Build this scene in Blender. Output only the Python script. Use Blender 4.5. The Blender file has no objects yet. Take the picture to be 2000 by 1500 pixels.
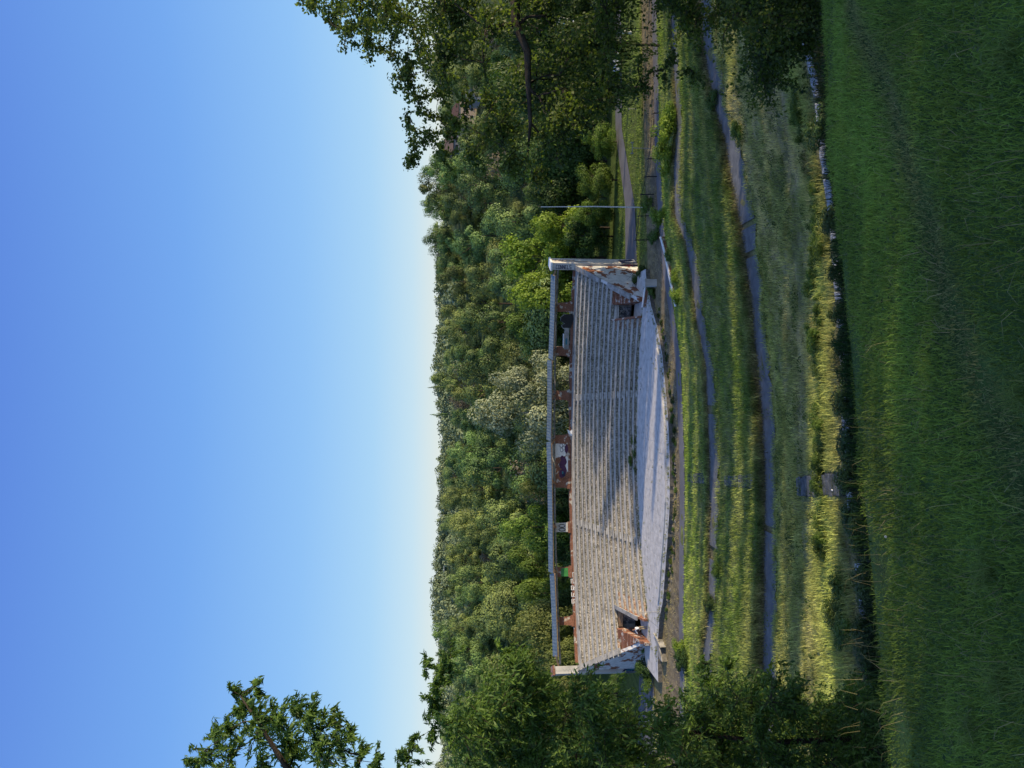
import bpy, math, random
import numpy as np
from mathutils import Vector, Matrix
random.seed(7); rng = np.random.default_rng(7)
R = math.radians
scn = bpy.context.scene
COL = scn.collection
# ------------------------------------------------------------------ camera model
CAMZ = 24.0; F = 1503.0; PITCH = R(5.32)
def ray(u, v):
    a = (u-750.0)/F; b = -(v-1000.0)/F
    return np.array([a, math.cos(PITCH)+b*math.sin(PITCH), -math.sin(PITCH)+b*math.cos(PITCH)])
def PZ(u, v, z):
    d = ray(u, v); t = (z-CAMZ)/d[2]; return np.array([d[0]*t, d[1]*t, z])
def PD(u, v, D):
    d = ray(u, v); t = D/d[1]; return np.array([d[0]*t, D, CAMZ+d[2]*t])
cam = bpy.data.cameras.new('camera'); camo = bpy.data.objects.new('camera', cam); COL.objects.link(camo)
right = Vector((1,0,0)); fwd = Vector((0, math.cos(PITCH), -math.sin(PITCH))); up = right.cross(fwd)
M = Matrix((-up, right, -fwd)).transposed().to_4x4(); M.translation = Vector((0,0,CAMZ))
camo.matrix_world = M
cam.sensor_width = 36; cam.lens = F/2000*36; cam.clip_start = .05; cam.clip_end = 20000
scn.camera = camo
scn.view_settings.view_transform = 'Standard'; scn.view_settings.look = 'None'; scn.view_settings.exposure = 0
# ------------------------------------------------------------------ light
SUN_EL = 17.5
SUN = Vector((1.0, -0.22, math.tan(R(SUN_EL)))).normalized()
w = bpy.data.worlds.new('World'); scn.world = w; w.use_nodes = True
nt = w.node_tree; bg = nt.nodes['Background']
sky = nt.nodes.new('ShaderNodeTexSky'); sky.sky_type = 'NISHITA'; sky.sun_disc = False
sky.sun_elevation = R(SUN_EL); sky.sun_rotation = R(102); sky.altitude = 0
sky.air_density = 1.0; sky.dust_density = 0.25; sky.ozone_density = 2.2
tcw = nt.nodes.new('ShaderNodeTexCoord'); sepw = nt.nodes.new('ShaderNodeSeparateXYZ'); nt.links.new(tcw.outputs['Generated'], sepw.inputs[0])
rw = nt.nodes.new('ShaderNodeValToRGB'); nt.links.new(sepw.outputs[2], rw.inputs[0]); ew = rw.color_ramp.elements
for _ in range(5): ew.new(.5)
for el_,(p_,c_) in zip(ew,[(0,(.76,.84,.82)),(.035,(.56,.77,.92)),(.085,(.40,.67,.95)),(.17,(.28,.55,.95)),(.30,(.18,.41,.90)),(.48,(.115,.265,.78)),(1.0,(.05,.12,.34))]): el_.position=p_; el_.color=(*c_,1)
vm = nt.nodes.new('ShaderNodeVectorMath'); vm.operation='SCALE'; vm.inputs['Scale'].default_value=6.6; nt.links.new(rw.outputs[0], vm.inputs[0])
mxw = nt.nodes.new('ShaderNodeMix'); mxw.data_type='RGBA'; mxw.inputs[0].default_value=.93; nt.links.new(sky.outputs[0], mxw.inputs[6]); nt.links.new(vm.outputs[0], mxw.inputs[7])
# white fill glow added to the sky, sun's side and behind the viewer
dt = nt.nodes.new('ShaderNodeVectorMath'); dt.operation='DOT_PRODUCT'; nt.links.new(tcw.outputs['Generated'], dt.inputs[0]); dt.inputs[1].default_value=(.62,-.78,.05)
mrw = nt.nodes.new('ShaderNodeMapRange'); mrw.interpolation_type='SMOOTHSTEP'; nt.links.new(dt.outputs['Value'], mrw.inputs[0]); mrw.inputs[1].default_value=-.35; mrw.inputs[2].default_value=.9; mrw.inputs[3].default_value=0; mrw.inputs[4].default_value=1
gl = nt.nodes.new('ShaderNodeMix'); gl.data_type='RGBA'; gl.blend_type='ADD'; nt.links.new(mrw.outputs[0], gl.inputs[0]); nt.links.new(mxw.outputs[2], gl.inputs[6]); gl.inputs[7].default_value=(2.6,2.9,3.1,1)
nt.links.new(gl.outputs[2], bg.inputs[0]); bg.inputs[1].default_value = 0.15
sl = bpy.data.lights.new('sun', 'SUN'); sl.energy = 5.0; sl.angle = R(0.55); sl.color = (1.26, 1.01, .66)
so = bpy.data.objects.new('sun', sl); COL.objects.link(so); so.rotation_euler = (-SUN).to_track_quat('-Z','Y').to_euler()
# ------------------------------------------------------------------ object helpers
def tag(o, label=None, cat=None, group=None, kind=None):
    if label: o['label'] = label
    if cat: o['category'] = cat
    if group: o['group'] = group
    if kind: o['kind'] = kind
    return o
def empty(name, loc, label, cat, group=None, rz=0):
    o = bpy.data.objects.new(name, None); COL.objects.link(o); o.location = [float(c) for c in loc]
    o.rotation_euler = (0,0,rz); o.empty_display_size = .2
    return tag(o, label, cat, group)
def mesh_np(name, V, Fs, mats, mi=None, cv=None, smooth=False, colr=None):
    """V (n,3); Fs list of (m,k) int arrays"""
    V = np.asarray(V, dtype=np.float32)
    me = bpy.data.meshes.new(name)
    me.vertices.add(len(V)); me.vertices.foreach_set('co', V.ravel())
    loops = np.concatenate([f.ravel() for f in Fs]).astype(np.int32)
    sizes = np.concatenate([np.full(len(f), f.shape[1]) for f in Fs]).astype(np.int32)
    me.loops.add(len(loops)); me.loops.foreach_set('vertex_index', loops)
    starts = np.concatenate([[0], np.cumsum(sizes)[:-1]]).astype(np.int32)
    me.polygons.add(len(sizes)); me.polygons.foreach_set('loop_start', starts); me.polygons.foreach_set('loop_total', sizes)
    if mi is not None: me.polygons.foreach_set('material_index', np.asarray(mi, dtype=np.int32))
    if smooth: me.polygons.foreach_set('use_smooth', np.ones(len(sizes), dtype=bool))
    for m in (mats if isinstance(mats, (list, tuple)) else [mats]): me.materials.append(m)
    if cv is not None:
        a = me.attributes.new('cv', 'FLOAT', 'POINT'); a.data.foreach_set('value', np.asarray(cv, dtype=np.float32))
    if colr is not None:
        a = me.attributes.new('Col', 'FLOAT_COLOR', 'POINT')
        c = np.ones((len(V),4), dtype=np.float32); c[:,:3] = colr; a.data.foreach_set('color', c.ravel())
    me.update(calc_edges=True); me.validate(clean_customdata=False)
    return me
class MB:
    """collects simple solids into one mesh"""
    def __init__(s): s.v=[]; s.f=[]; s.mi=[]
    def add(s, vs, fs, mi=0):
        b = len(s.v); s.v += [tuple(map(float, p)) for p in vs]
        for f in fs: s.f.append([b+i for i in f]); s.mi.append(mi)
        return s
    def hexa(s, lo, hi, mi=0):
        """lo, hi : 4 points each, ccw from above"""
        return s.add(list(lo)+list(hi), [(3,2,1,0),(4,5,6,7),(0,1,5,4),(1,2,6,5),(2,3,7,6),(3,0,4,7)], mi)
    def box(s, c, d, rz=0, mi=0, rx=0, ry=0):
        m = Matrix.Rotation(rz,3,'Z') @ Matrix.Rotation(ry,3,'Y') @ Matrix.Rotation(rx,3,'X')
        pts=[]
        for z in (-1,1):
            for x,y in ((-1,-1),(1,-1),(1,1),(-1,1)):
                pts.append(Vector(c) + m @ Vector((x*d[0]/2, y*d[1]/2, z*d[2]/2)))
        return s.hexa(pts[:4], pts[4:], mi)
    def tube(s, pts, rad, n=6, mi=0, cap=True):
        pts=[Vector(p) for p in pts]; rad = rad if isinstance(rad,(list,tuple)) else [rad]*len(pts)
        b=len(s.v); k=len(pts)
        for i,p in enumerate(pts):
            t = (pts[min(i+1,k-1)]-pts[max(i-1,0)]).normalized()
            a = t.orthogonal().normalized() if i==0 else (a - t*a.dot(t)).normalized()
            c = t.cross(a)
            for j in range(n):
                an=2*math.pi*j/n; q=p+(a*math.cos(an)+c*math.sin(an))*rad[i]; s.v.append(tuple(q))
        for i in range(k-1):
            for j in range(n):
                s.f.append([b+i*n+j, b+i*n+(j+1)%n, b+(i+1)*n+(j+1)%n, b+(i+1)*n+j]); s.mi.append(mi)
        if cap:
            s.f.append([b+j for j in range(n)][::-1]); s.mi.append(mi)
            s.f.append([b+(k-1)*n+j for j in range(n)]); s.mi.append(mi)
        return s
    def ribbon(s, pts, wd, up_, off, mi=0):
        """flat paint stroke; pts in 3D, stroke width wd in plane whose normal is off"""
        off=Vector(off).normalized(); pts=[Vector(p) for p in pts]
        for i in range(len(pts)-1):
            t=(pts[i+1]-pts[i]); 
            if t.length<1e-6: continue
            t.normalize(); n=off.cross(t)*wd/2; e=t*wd*.35
            a,b=pts[i]-e,pts[i+1]+e
            o=off*(.004+.0007*(i%5))
            s.add([a-n+o,b-n+o,b+n+o,a+n+o],[(0,1,2,3)],mi)
        return s
    def build(s, name, mats, parent=None, smooth=False, bevel=0, origin=None):
        me = bpy.data.meshes.new(name)
        o = bpy.data.objects.new(name, me); COL.objects.link(o)
        off = Vector((0,0,0)); 
        if parent is not None: off = wloc(parent); o.parent = parent
        elif origin is not None: off = Vector([float(c) for c in origin]); o.location = off
        me.from_pydata([tuple(Vector(v)-off) for v in s.v], [], s.f)
        for m in (mats if isinstance(mats,(list,tuple)) else [mats]): me.materials.append(m)
        me.polygons.foreach_set('material_index', s.mi)
        if smooth: me.polygons.foreach_set('use_smooth', [True]*len(s.f))
        me.update()
        if bevel:
            b=o.modifiers.new('bevel','BEVEL'); b.width=bevel; b.segments=2; b.limit_method='ANGLE'
        return o
def wloc(o):
    p=Vector(o.location)
    while o.parent is not None: o=o.parent; p=p+Vector(o.location)
    return p
def add_mesh(name, me, parent=None, loc=(0,0,0)):
    o=bpy.data.objects.new(name, me); COL.objects.link(o); o.parent=parent; o.location=[float(c) for c in loc]; return o
# ------------------------------------------------------------------ materials
def newmat(name):
    m=bpy.data.materials.new(name); m.use_nodes=True; n=m.node_tree; b=n.nodes['Principled BSDF']; return m,n,b
def noise(n, scale, det=6, rough=.6, coord=None, mapping=None):
    t=n.nodes.new('ShaderNodeTexNoise'); t.inputs['Scale'].default_value=scale; t.inputs['Detail'].default_value=det; t.inputs['Roughness'].default_value=rough
    if coord is None: 
        g=n.nodes.new('ShaderNodeNewGeometry'); coord=g.outputs['Position']
    if mapping:
        mp=n.nodes.new('ShaderNodeMapping'); mp.inputs['Scale'].default_value=mapping; n.links.new(coord, mp.inputs[0]); coord=mp.outputs[0]
    n.links.new(coord, t.inputs['Vector']); return t
def ramp(n, src, stops):
    r=n.nodes.new('ShaderNodeValToRGB'); e=r.color_ramp.elements
    while len(e)<len(stops): e.new(.5)
    for el,(p,c) in zip(e, stops): el.position=p; el.color=(*c,1) if len(c)==3 else c
    n.links.new(src, r.inputs[0]); return r
def mixc(n, fac, a, b, mode='MIX'):
    m=n.nodes.new('ShaderNodeMix'); m.data_type='RGBA'; m.blend_type=mode
    for s,i in ((fac,0),(a,6),(b,7)):
        if hasattr(s,'links'): n.links.new(s, m.inputs[i])
        elif isinstance(s,(int,float)): m.inputs[i].default_value=s
        else: m.inputs[i].default_value=(*s,1)
    return m.outputs[2]
def bump(n,b,src,st=.4,dist=.02):
    k=n.nodes.new('ShaderNodeBump'); k.inputs['Strength'].default_value=st; k.inputs['Distance'].default_value=dist
    n.links.new(src,k.inputs['Height']); n.links.new(k.outputs[0], b.inputs['Normal'])
def stony(name, stops, scale=1.5, rough=.9, bst=.4, mapping=None, dirt=None, det=10, bdist=.03):
    m,n,b=newmat(name); t=noise(n,scale,det,.68,mapping=mapping); r=ramp(n,t.outputs[0],stops); c=r.outputs[0]
    if dirt:
        t2=noise(n,dirt[0],5,.6); r2=ramp(n,t2.outputs[0],[(dirt[1],(0,0,0)),(dirt[1]+.12,(1,1,1))]); c=mixc(n,r2.outputs[0],c,dirt[2])
    n.links.new(c,b.inputs['Base Color']); b.inputs['Roughness'].default_value=rough; b.inputs['Specular IOR Level'].default_value=.25
    if bst: bump(n,b,noise(n,scale*9,6).outputs[0],bst,bdist)
    return m
def flat(name, c, rough=.6, metal=0, spec=.4):
    m,n,b=newmat(name); t=noise(n,3,5); 
    c2=tuple(x*.7 for x in c); r=ramp(n,t.outputs[0],[(.3,c2),(.6,c)])
    n.links.new(r.outputs[0],b.inputs['Base Color']); b.inputs['Roughness'].default_value=rough; b.inputs['Metallic'].default_value=metal; b.inputs['Specular IOR Level'].default_value=spec
    return m
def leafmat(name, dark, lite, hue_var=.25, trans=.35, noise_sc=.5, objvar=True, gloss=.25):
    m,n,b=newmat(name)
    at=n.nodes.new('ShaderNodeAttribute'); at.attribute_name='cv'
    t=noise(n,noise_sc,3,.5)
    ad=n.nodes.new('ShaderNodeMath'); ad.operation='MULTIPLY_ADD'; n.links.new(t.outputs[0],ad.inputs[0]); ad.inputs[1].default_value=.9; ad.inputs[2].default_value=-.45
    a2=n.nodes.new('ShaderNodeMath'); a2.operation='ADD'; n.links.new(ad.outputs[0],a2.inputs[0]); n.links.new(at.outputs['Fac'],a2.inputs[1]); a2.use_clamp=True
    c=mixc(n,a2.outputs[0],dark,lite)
    if objvar:
        oi=n.nodes.new('ShaderNodeObjectInfo'); hs=n.nodes.new('ShaderNodeHueSaturation')
        mr=n.nodes.new('ShaderNodeMapRange'); n.links.new(oi.outputs['Random'],mr.inputs[0]); mr.inputs[3].default_value=1-hue_var; mr.inputs[4].default_value=1+hue_var*1.4
        mh=n.nodes.new('ShaderNodeMapRange'); 
        ml=n.nodes.new('ShaderNodeMath'); ml.operation='MULTIPLY'; ml.inputs[1].default_value=7.31; n.links.new(oi.outputs['Random'],ml.inputs[0])
        fr=n.nodes.new('ShaderNodeMath'); fr.operation='FRACT'; n.links.new(ml.outputs[0],fr.inputs[0]); n.links.new(fr.outputs[0],mh.inputs[0])
        mh.inputs[3].default_value=.5-hue_var*.10; mh.inputs[4].default_value=.5+hue_var*.07
        n.links.new(mh.outputs[0],hs.inputs['Hue']); n.links.new(mr.outputs[0],hs.inputs['Value']); n.links.new(c,hs.inputs['Color']); c=hs.outputs[0]
    n.links.new(c,b.inputs['Base Color']); b.inputs['Roughness'].default_value=.55; b.inputs['Specular IOR Level'].default_value=gloss
    tr=n.nodes.new('ShaderNodeBsdfTranslucent'); c2=mixc(n,1.0,c,(1.25,1.3,.55),'MULTIPLY'); n.links.new(c2,tr.inputs[0])
    mx=n.nodes.new('ShaderNodeMixShader'); mx.inputs[0].default_value=trans
    n.links.new(b.outputs[0],mx.inputs[1]); n.links.new(tr.outputs[0],mx.inputs[2]); n.links.new(mx.outputs[0],n.nodes['Material Output'].inputs[0])
    return m
def vcolmat(name, trans=0, bst=.5):
    m,n,b=newmat(name); at=n.nodes.new('ShaderNodeAttribute'); at.attribute_name='Col'; c=at.outputs['Color']
    if not trans:
        t=noise(n,2.2,8,.7); r=ramp(n,t.outputs[0],[(.3,(.55,.55,.55)),(.7,(1.35,1.35,1.35))]); c=mixc(n,1.0,c,r.outputs[0],'MULTIPLY')
        t2=noise(n,25,4,.7); r=ramp(n,t2.outputs[0],[(.3,(.6,.6,.6)),(.7,(1.3,1.3,1.3))]); c=mixc(n,1.0,c,r.outputs[0],'MULTIPLY')
        bump(n,b,t2.outputs[0],bst,.05)
    n.links.new(c,b.inputs['Base Color']); b.inputs['Roughness'].default_value=.9 if not trans else .6; b.inputs['Specular IOR Level'].default_value=.15
    if trans:
        tr=n.nodes.new('ShaderNodeBsdfTranslucent'); n.links.new(c,tr.inputs[0]); mx=n.nodes.new('ShaderNodeMixShader'); mx.inputs[0].default_value=trans
        n.links.new(b.outputs[0],mx.inputs[1]); n.links.new(tr.outputs[0],mx.inputs[2]); n.links.new(mx.outputs[0],n.nodes['Material Output'].inputs[0])
    return m
def plaster(name, wall, brick, sc=.5, thr=.5, zsc=1.0, painted=(.02,.02,.03)):
    """peeling plaster over brick"""
    m,n,b=newmat(name); t=noise(n,sc,9,.62,mapping=(1,1,zsc)); r=ramp(n,t.outputs[0],[(thr,(0,0,0)),(thr+.03,(1,1,1))])
    t2=noise(n,6,8,.7); br=ramp(n,t2.outputs[0],[(.3,tuple(x*.45 for x in brick)),(.55,brick),(.75,tuple(min(1,x*1.5) for x in brick))])
    wl=ramp(n,noise(n,1.7,9,.7).outputs[0],[(.3,tuple(x*.6 for x in wall)),(.6,wall)])
    g=n.nodes.new('ShaderNodeNewGeometry'); sp=n.nodes.new('ShaderNodeSeparateXYZ'); n.links.new(g.outputs[0],sp.inputs[0])
    wv=n.nodes.new('ShaderNodeMath'); wv.operation='MULTIPLY'; wv.inputs[1].default_value=11.0; n.links.new(sp.outputs[2],wv.inputs[0])
    fr=n.nodes.new('ShaderNodeMath'); fr.operation='FRACT'; n.links.new(wv.outputs[0],fr.inputs[0])
    ln=ramp(n,fr.outputs[0],[(.0,(.75,.72,.7)),(.16,(1,1,1))]); ln.color_ramp.interpolation='CONSTANT'
    bc=mixc(n,1.0,br.outputs[0],ln.outputs[0],'MULTIPLY')
    c=mixc(n,r.outputs[0],bc,wl.outputs[0])
    n.links.new(c,b.inputs['Base Color']); b.inputs['Roughness'].default_value=.9; b.inputs['Specular IOR Level'].default_value=.2
    bump(n,b,t2.outputs[0],.5,.03); return m

MT={}
MT['slab']=stony('concrete_seat_slab',[(.3,(.22,.215,.20)),(.5,(.40,.39,.36)),(.68,(.55,.53,.49))],1.1,dirt=(.8,.60,(.07,.065,.055)))
MT['riser']=stony('rubble_riser',[(.34,(.06,.055,.048)),(.46,(.20,.185,.155)),(.56,(.42,.385,.32)),(.66,(.70,.65,.56))],5.2,bst=.9,det=12)
MT['riser_brick']=stony('brick_riser',[(.34,(.10,.06,.045)),(.45,(.30,.19,.13)),(.53,(.42,.33,.26)),(.62,(.6,.56,.48))],2.8,bst=.9,det=12)
MT['stage']=stony('stage_concrete',[(.28,(.30,.295,.28)),(.5,(.48,.47,.45)),(.7,(.60,.59,.56))],1.3,dirt=(1.6,.62,(.16,.155,.13)),bst=.3)
MT['conc']=stony('weathered_concrete',[(.3,(.12,.12,.11)),(.5,(.27,.265,.25)),(.7,(.42,.41,.39))],1.2,dirt=(.6,.58,(.09,.09,.08)))
MT['plinth']=stony('old_pale_concrete',[(.3,(.10,.115,.13)),(.5,(.26,.28,.30)),(.68,(.44,.47,.50))],1.2,bst=.8,dirt=(1.4,.56,(.045,.05,.035)))
MT['stair']=stony('stair_concrete',[(.3,(.03,.035,.04)),(.5,(.09,.10,.11)),(.7,(.16,.17,.18))],2.2,bst=.8,dirt=(1.4,.5,(.03,.04,.02)))
MT['soil']=stony('stair_gap_dark',[(.3,(.012,.014,.012)),(.7,(.04,.042,.035))],3)  # dark tone for the sheet under the steps
MT['dim']=stony('scribbled_dark_wall',[(.35,(.03,.034,.045)),(.52,(.11,.12,.135)),(.62,(.34,.36,.4))],3)
MT['asphalt']=stony('old_asphalt',[(.3,(.07,.076,.08)),(.5,(.115,.123,.13)),(.7,(.17,.178,.185))],1.4,bst=.3,dirt=(.9,.60,(.14,.125,.085)))
MT['road']=stony('road_asphalt',[(.3,(.10,.10,.11)),(.6,(.15,.15,.16))],.5,bst=.15)
MT['brick']=plaster('bare_brick',(.52,.48,.42),(.25,.12,.078),1.3,.56)
MT['wing']=plaster('peeling_white_plaster',(.62,.62,.60),(.24,.10,.055),.42,.46,1.7)
MT['tower']=stony('tower_render',[(.3,(.30,.295,.28)),(.5,(.46,.45,.42)),(.7,(.56,.54,.50))],.7,bst=.2,mapping=(2,2,.35))
MT['mural']=plaster('mural_wall',(.66,.66,.66),(.22,.095,.05),.55,.56)
MT['white']=flat('white_paint',(.78,.78,.76),.5)
MT['rust']=stony('rusty_metal',[(.3,(.08,.04,.025)),(.6,(.28,.15,.09))],5)
MT['wood']=stony('old_timber',[(.3,(.14,.085,.05)),(.6,(.36,.25,.16))],3,mapping=(1,1,6))
MT['metal']=flat('grey_metal',(.45,.45,.44),.45,.6)
MT['black']=flat('black_paint',(.015,.015,.018),.6)
MT['bluepaint']=flat('dark_blue_spray',(.012,.016,.06),.6)
MT['purple']=flat('purple_spray',(.075,.02,.07),.6)
MT['green']=flat('green_spray',(.05,.25,.06),.6)
MT['teal']=flat('teal_spray',(.03,.17,.22),.6)
MT['red']=flat('red_spray',(.25,.03,.04),.6)
MT['bark']=stony('bark',[(.3,(.018,.014,.011)),(.6,(.07,.055,.042))],7,mapping=(1,1,.3),bst=.8)
MT['bark_pale']=stony('pale_bark',[(.3,(.13,.12,.10)),(.6,(.38,.36,.32))],4,mapping=(1,1,.4))
MT['stone']=stony('stone',[(.3,(.05,.048,.04)),(.6,(.17,.16,.14))],4)
MT['glass']=flat('dark_glass',(.02,.025,.03),.1,0,.6)
MT['tyre']=flat('tyre',(.015,.015,.015),.8)
def roofmat(name='corrugated_roof'):
    m,n,b=newmat(name); r=ramp(n,noise(n,.9,8,.6,mapping=(4,1,1)).outputs[0],[(.3,(.08,.11,.125)),(.55,(.13,.17,.19)),(.7,(.2,.24,.24))])
    n.links.new(r.outputs[0],b.inputs['Base Color']); b.inputs['Roughness'].default_value=.5; b.inputs['Metallic'].default_value=.2; return m
MT['roof']=roofmat()
L_wood=leafmat('wood_leaves',(.022,.058,.028),(.25,.335,.085),.34,trans=.15)
L_mid=leafmat('green_leaves',(.035,.08,.016),(.23,.33,.055),.15)
L_lime=leafmat('lime_leaves',(.08,.15,.014),(.32,.44,.06),.05)
L_silver=leafmat('silver_leaves',(.10,.13,.065),(.42,.46,.28),.05,trans=.2)
L_willow=leafmat('willow_leaves',(.06,.09,.025),(.24,.27,.08),.08)
L_near=leafmat('near_leaves',(.028,.06,.016),(.17,.225,.05),.05,trans=.5,noise_sc=1.6,objvar=False,gloss=.35)
L_ash=leafmat('ash_leaves',(.03,.08,.024),(.19,.30,.06),.05,trans=.40,noise_sc=1.2,objvar=False,gloss=.3)
L_bush=leafmat('bush_leaves',(.03,.07,.012),(.15,.23,.04),.2,noise_sc=1.0)
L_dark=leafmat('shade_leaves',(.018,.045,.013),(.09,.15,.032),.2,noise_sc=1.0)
L_dry=leafmat('dry_twigs',(.10,.085,.055),(.24,.20,.14),.1,trans=.15)
G_mat=vcolmat('grass_blades',.3)
GROUND=vcolmat('ground_surface')
# ------------------------------------------------------------------ terrain lines (u right, v down in the upright view, z height)
def L(z, pts): 
    P=np.array([PZ(u,v,z) for u,v in pts]); o=np.argsort(P[:,0]); return P[o,0],P[o,1]
def pl(z, s): return (z, L(z, s))
crest_uv=[(-100,1752),(0,1742),(200,1722),(350,1708),(500,1690),(750,1668),(1000,1645),(1250,1622),(1500,1610),(1650,1603)]
def lawn_z(x,y): return 22.4-.36*y
cx=[];cy=[]
for u,v in crest_uv:
    d=ray(u,v); t=-1.6/(d[2]+.36*d[1]); cx.append(d[0]*t); cy.append(d[1]*t)
cx=np.array(cx);cy=np.array(cy)
slabN=[(-100,1745),(0,1732),(200,1697),(350,1688),(560,1662),(670,1658),(800,1653),(1050,1634),(1200,1614),(1300,1605),(1420,1580),(1600,1560)]
slabF=[(u,v-13) for u,v in slabN]
weed=[(u,v) for u,v in [(-100,1640),(200,1630),(450,1615),(600,1605),(750,1603),(900,1602),(1100,1602),(1250,1575),(1400,1545),(1600,1525)]]
dry=[(-100,1600),(200,1590),(450,1580),(700,1572),(900,1570),(1100,1565),(1250,1535),(1400,1500),(1600,1480)]
pAn=[(-100,1520),(200,1518),(300,1517),(500,1517),(600,1517),(700,1512),(800,1503),(900,1492),(950,1490),(1000,1481),(1080,1475),(1150,1458),(1220,1446),(1300,1416),(1360,1410),(1400,1402),(1500,1392),(1650,1380)]
pAf=[(-100,1492),(200,1490),(300,1491),(500,1494),(600,1493),(700,1487),(800,1477),(900,1469),(950,1462),(1000,1455),(1080,1442),(1150,1427),(1220,1417),(1300,1394),(1360,1381),(1400,1375),(1500,1366),(1650,1355)]
pBn=[(-100,1384),(210,1388),(300,1398),(370,1399),(500,1403),(600,1405),(680,1401),(787,1392),(875,1376),(963,1366),(1022,1353),(1076,1332),(1180,1328),(1250,1334),(1400,1325),(1650,1315)]
pBf=[(-100,1368),(210,1370),(300,1384),(370,1384),(500,1387),(600,1386),(680,1383),(787,1378),(875,1360),(963,1350),(1022,1340),(1076,1318),(1180,1316),(1250,1323),(1400,1314),(1650,1304)]
def sh(l,d): return [(u,v+d) for u,v in l]
pCn=[(-100,1340),(200,1338),(300,1336),(500,1338),(600,1338),(800,1330),(900,1316),(963,1306),(1076,1296),(1200,1290),(1650,1280)]
pCf=sh(pCn,-10)
edge=[(-100,1300),(150,1292),(240,1290),(290,1294),(330,1301),(400,1306),(450,1310),(520,1314),(600,1314),(680,1311),(740,1306),(810,1299),(860,1290),(905,1277),(960,1268),(1076,1262),(1300,1256),(1650,1250)]
TL=[]
TL.append(('flat', pl(10.9, slabN))); TL.append(('slab', pl(10.9, slabF)))
TL.append(('weed', pl(10.0, weed))); TL.append(('dry', pl(9.0, dry)))
TL.append(('pAn', pl(6.55, sh(pAn,1)))); TL.append(('pAf', pl(6.5, pAf))); TL.append(('pAr', pl(6.82, sh(pAf,-5))))
TL.append(('mid', pl(4.6, [(u,v) for u,v in [(-100,1440),(300,1442),(600,1447),(800,1435),(950,1415),(1080,1395),(1220,1370),(1400,1345),(1650,1330)]])))
TL.append(('pBn', pl(2.45, sh(pBn,1)))); TL.append(('pBf', pl(2.4, pBf))); TL.append(('pBr', pl(2.6, sh(pBf,-3))))
TL.append(('pCn', pl(-.3, pCn))); TL.append(('pCf', pl(-.35, pCf))); TL.append(('toe', pl(-.5, edge)))
names=['back','crestA','crest','ditch']+[t[0] for t in TL]+['y91','y101','y113','y130','y150','y220','y310','y350','y520','y760','y900','y2000','y9000']
def lines_at(x):
    """arrays of y and z for each line at positions x (vector) -> (nl, nx)"""
    x=np.asarray(x,dtype=float); Y=[];Z=[]
    c=np.interp(x,cx,cy)
    Y.append(np.full_like(x,-60.)); Z.append(np.full_like(x,24.+2))
    Y.append(np.full_like(x,-6.)); Z.append(np.full_like(x,24.2))
    Y.append(c); Z.append(22.4-.36*c)
    Y.append(c+2.2); Z.append(22.4-.36*c-2.6)
    prev=c+2.2
    for nme,(z,(lx,ly)) in TL:
        y=np.interp(x,lx,ly); y=np.maximum(y,prev+.25); prev=y; Y.append(y); Z.append(np.full_like(x,z))
    farz=[(91,-.75),(101,-2.25),(113,-2.3),(130,-4),(150,-4)]
    for y0,z0 in farz:
        y=np.maximum(y0+0*x,prev+.5); prev=y; Y.append(y); Z.append(np.full_like(x,z0))
    ridge=np.interp(x,[-400,-120,-60,-10,23,45,65,95,130,400],[7,7,8,9,12,15,18,15,11,9])+1.3*np.sin(x*.11)+1.1*np.sin(x*.047+2)
    for y0,f_ in ((220,.42),(310,.92),(350,1.0)):
        Y.append(np.full_like(x,y0)); Z.append(-4+(ridge+4)*f_)
    Y.append(np.full_like(x,520)); Z.append(ridge-16)
    Y.append(np.full_like(x,760)); Z.append(np.full_like(x,9))
    Y.append(np.full_like(x,900)); Z.append(np.interp(x,[-900,-300,0,300,900],[22,20,19,14,12]))
    Y.append(np.full_like(x,2000)); Z.append(np.full_like(x,-20)); Y.append(np.full_like(x,9000)); Z.append(np.full_like(x,-60))
    return np.array(Y),np.array(Z)
def hnoise(x,y,s=1.0):
    return (np.sin(x*1.3*s+1.7*np.sin(y*.7*s))*np.cos(y*1.1*s+1.3*np.sin(x*.5*s+2))+.5*np.sin(x*2.9*s+y*1.7*s+1)*np.cos(y*3.1*s-x*1.9*s))
def tz(x,y):
    """terrain height"""
    x=np.atleast_1d(np.asarray(x,float)); y=np.atleast_1d(np.asarray(y,float)); Y,Z=lines_at(x); out=np.empty(len(x))
    for i in range(len(x)): out[i]=np.interp(y[i],Y[:,i],Z[:,i])
    return out
def tz1(x,y): return float(tz([x],[y])[0])
def G(u,v):
    z=0.
    for _ in range(30):
        q=PZ(u,v,z); z=.5*z+.5*tz1(q[0],q[1])
    return PZ(u,v,z)
def param(x,y):
    Y,Z=lines_at(x); k=np.arange(len(Y)); return np.array([np.interp(y[i],Y[:,i],k) for i in range(len(x))])
NI={n:i for i,n in enumerate(names)}
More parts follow.
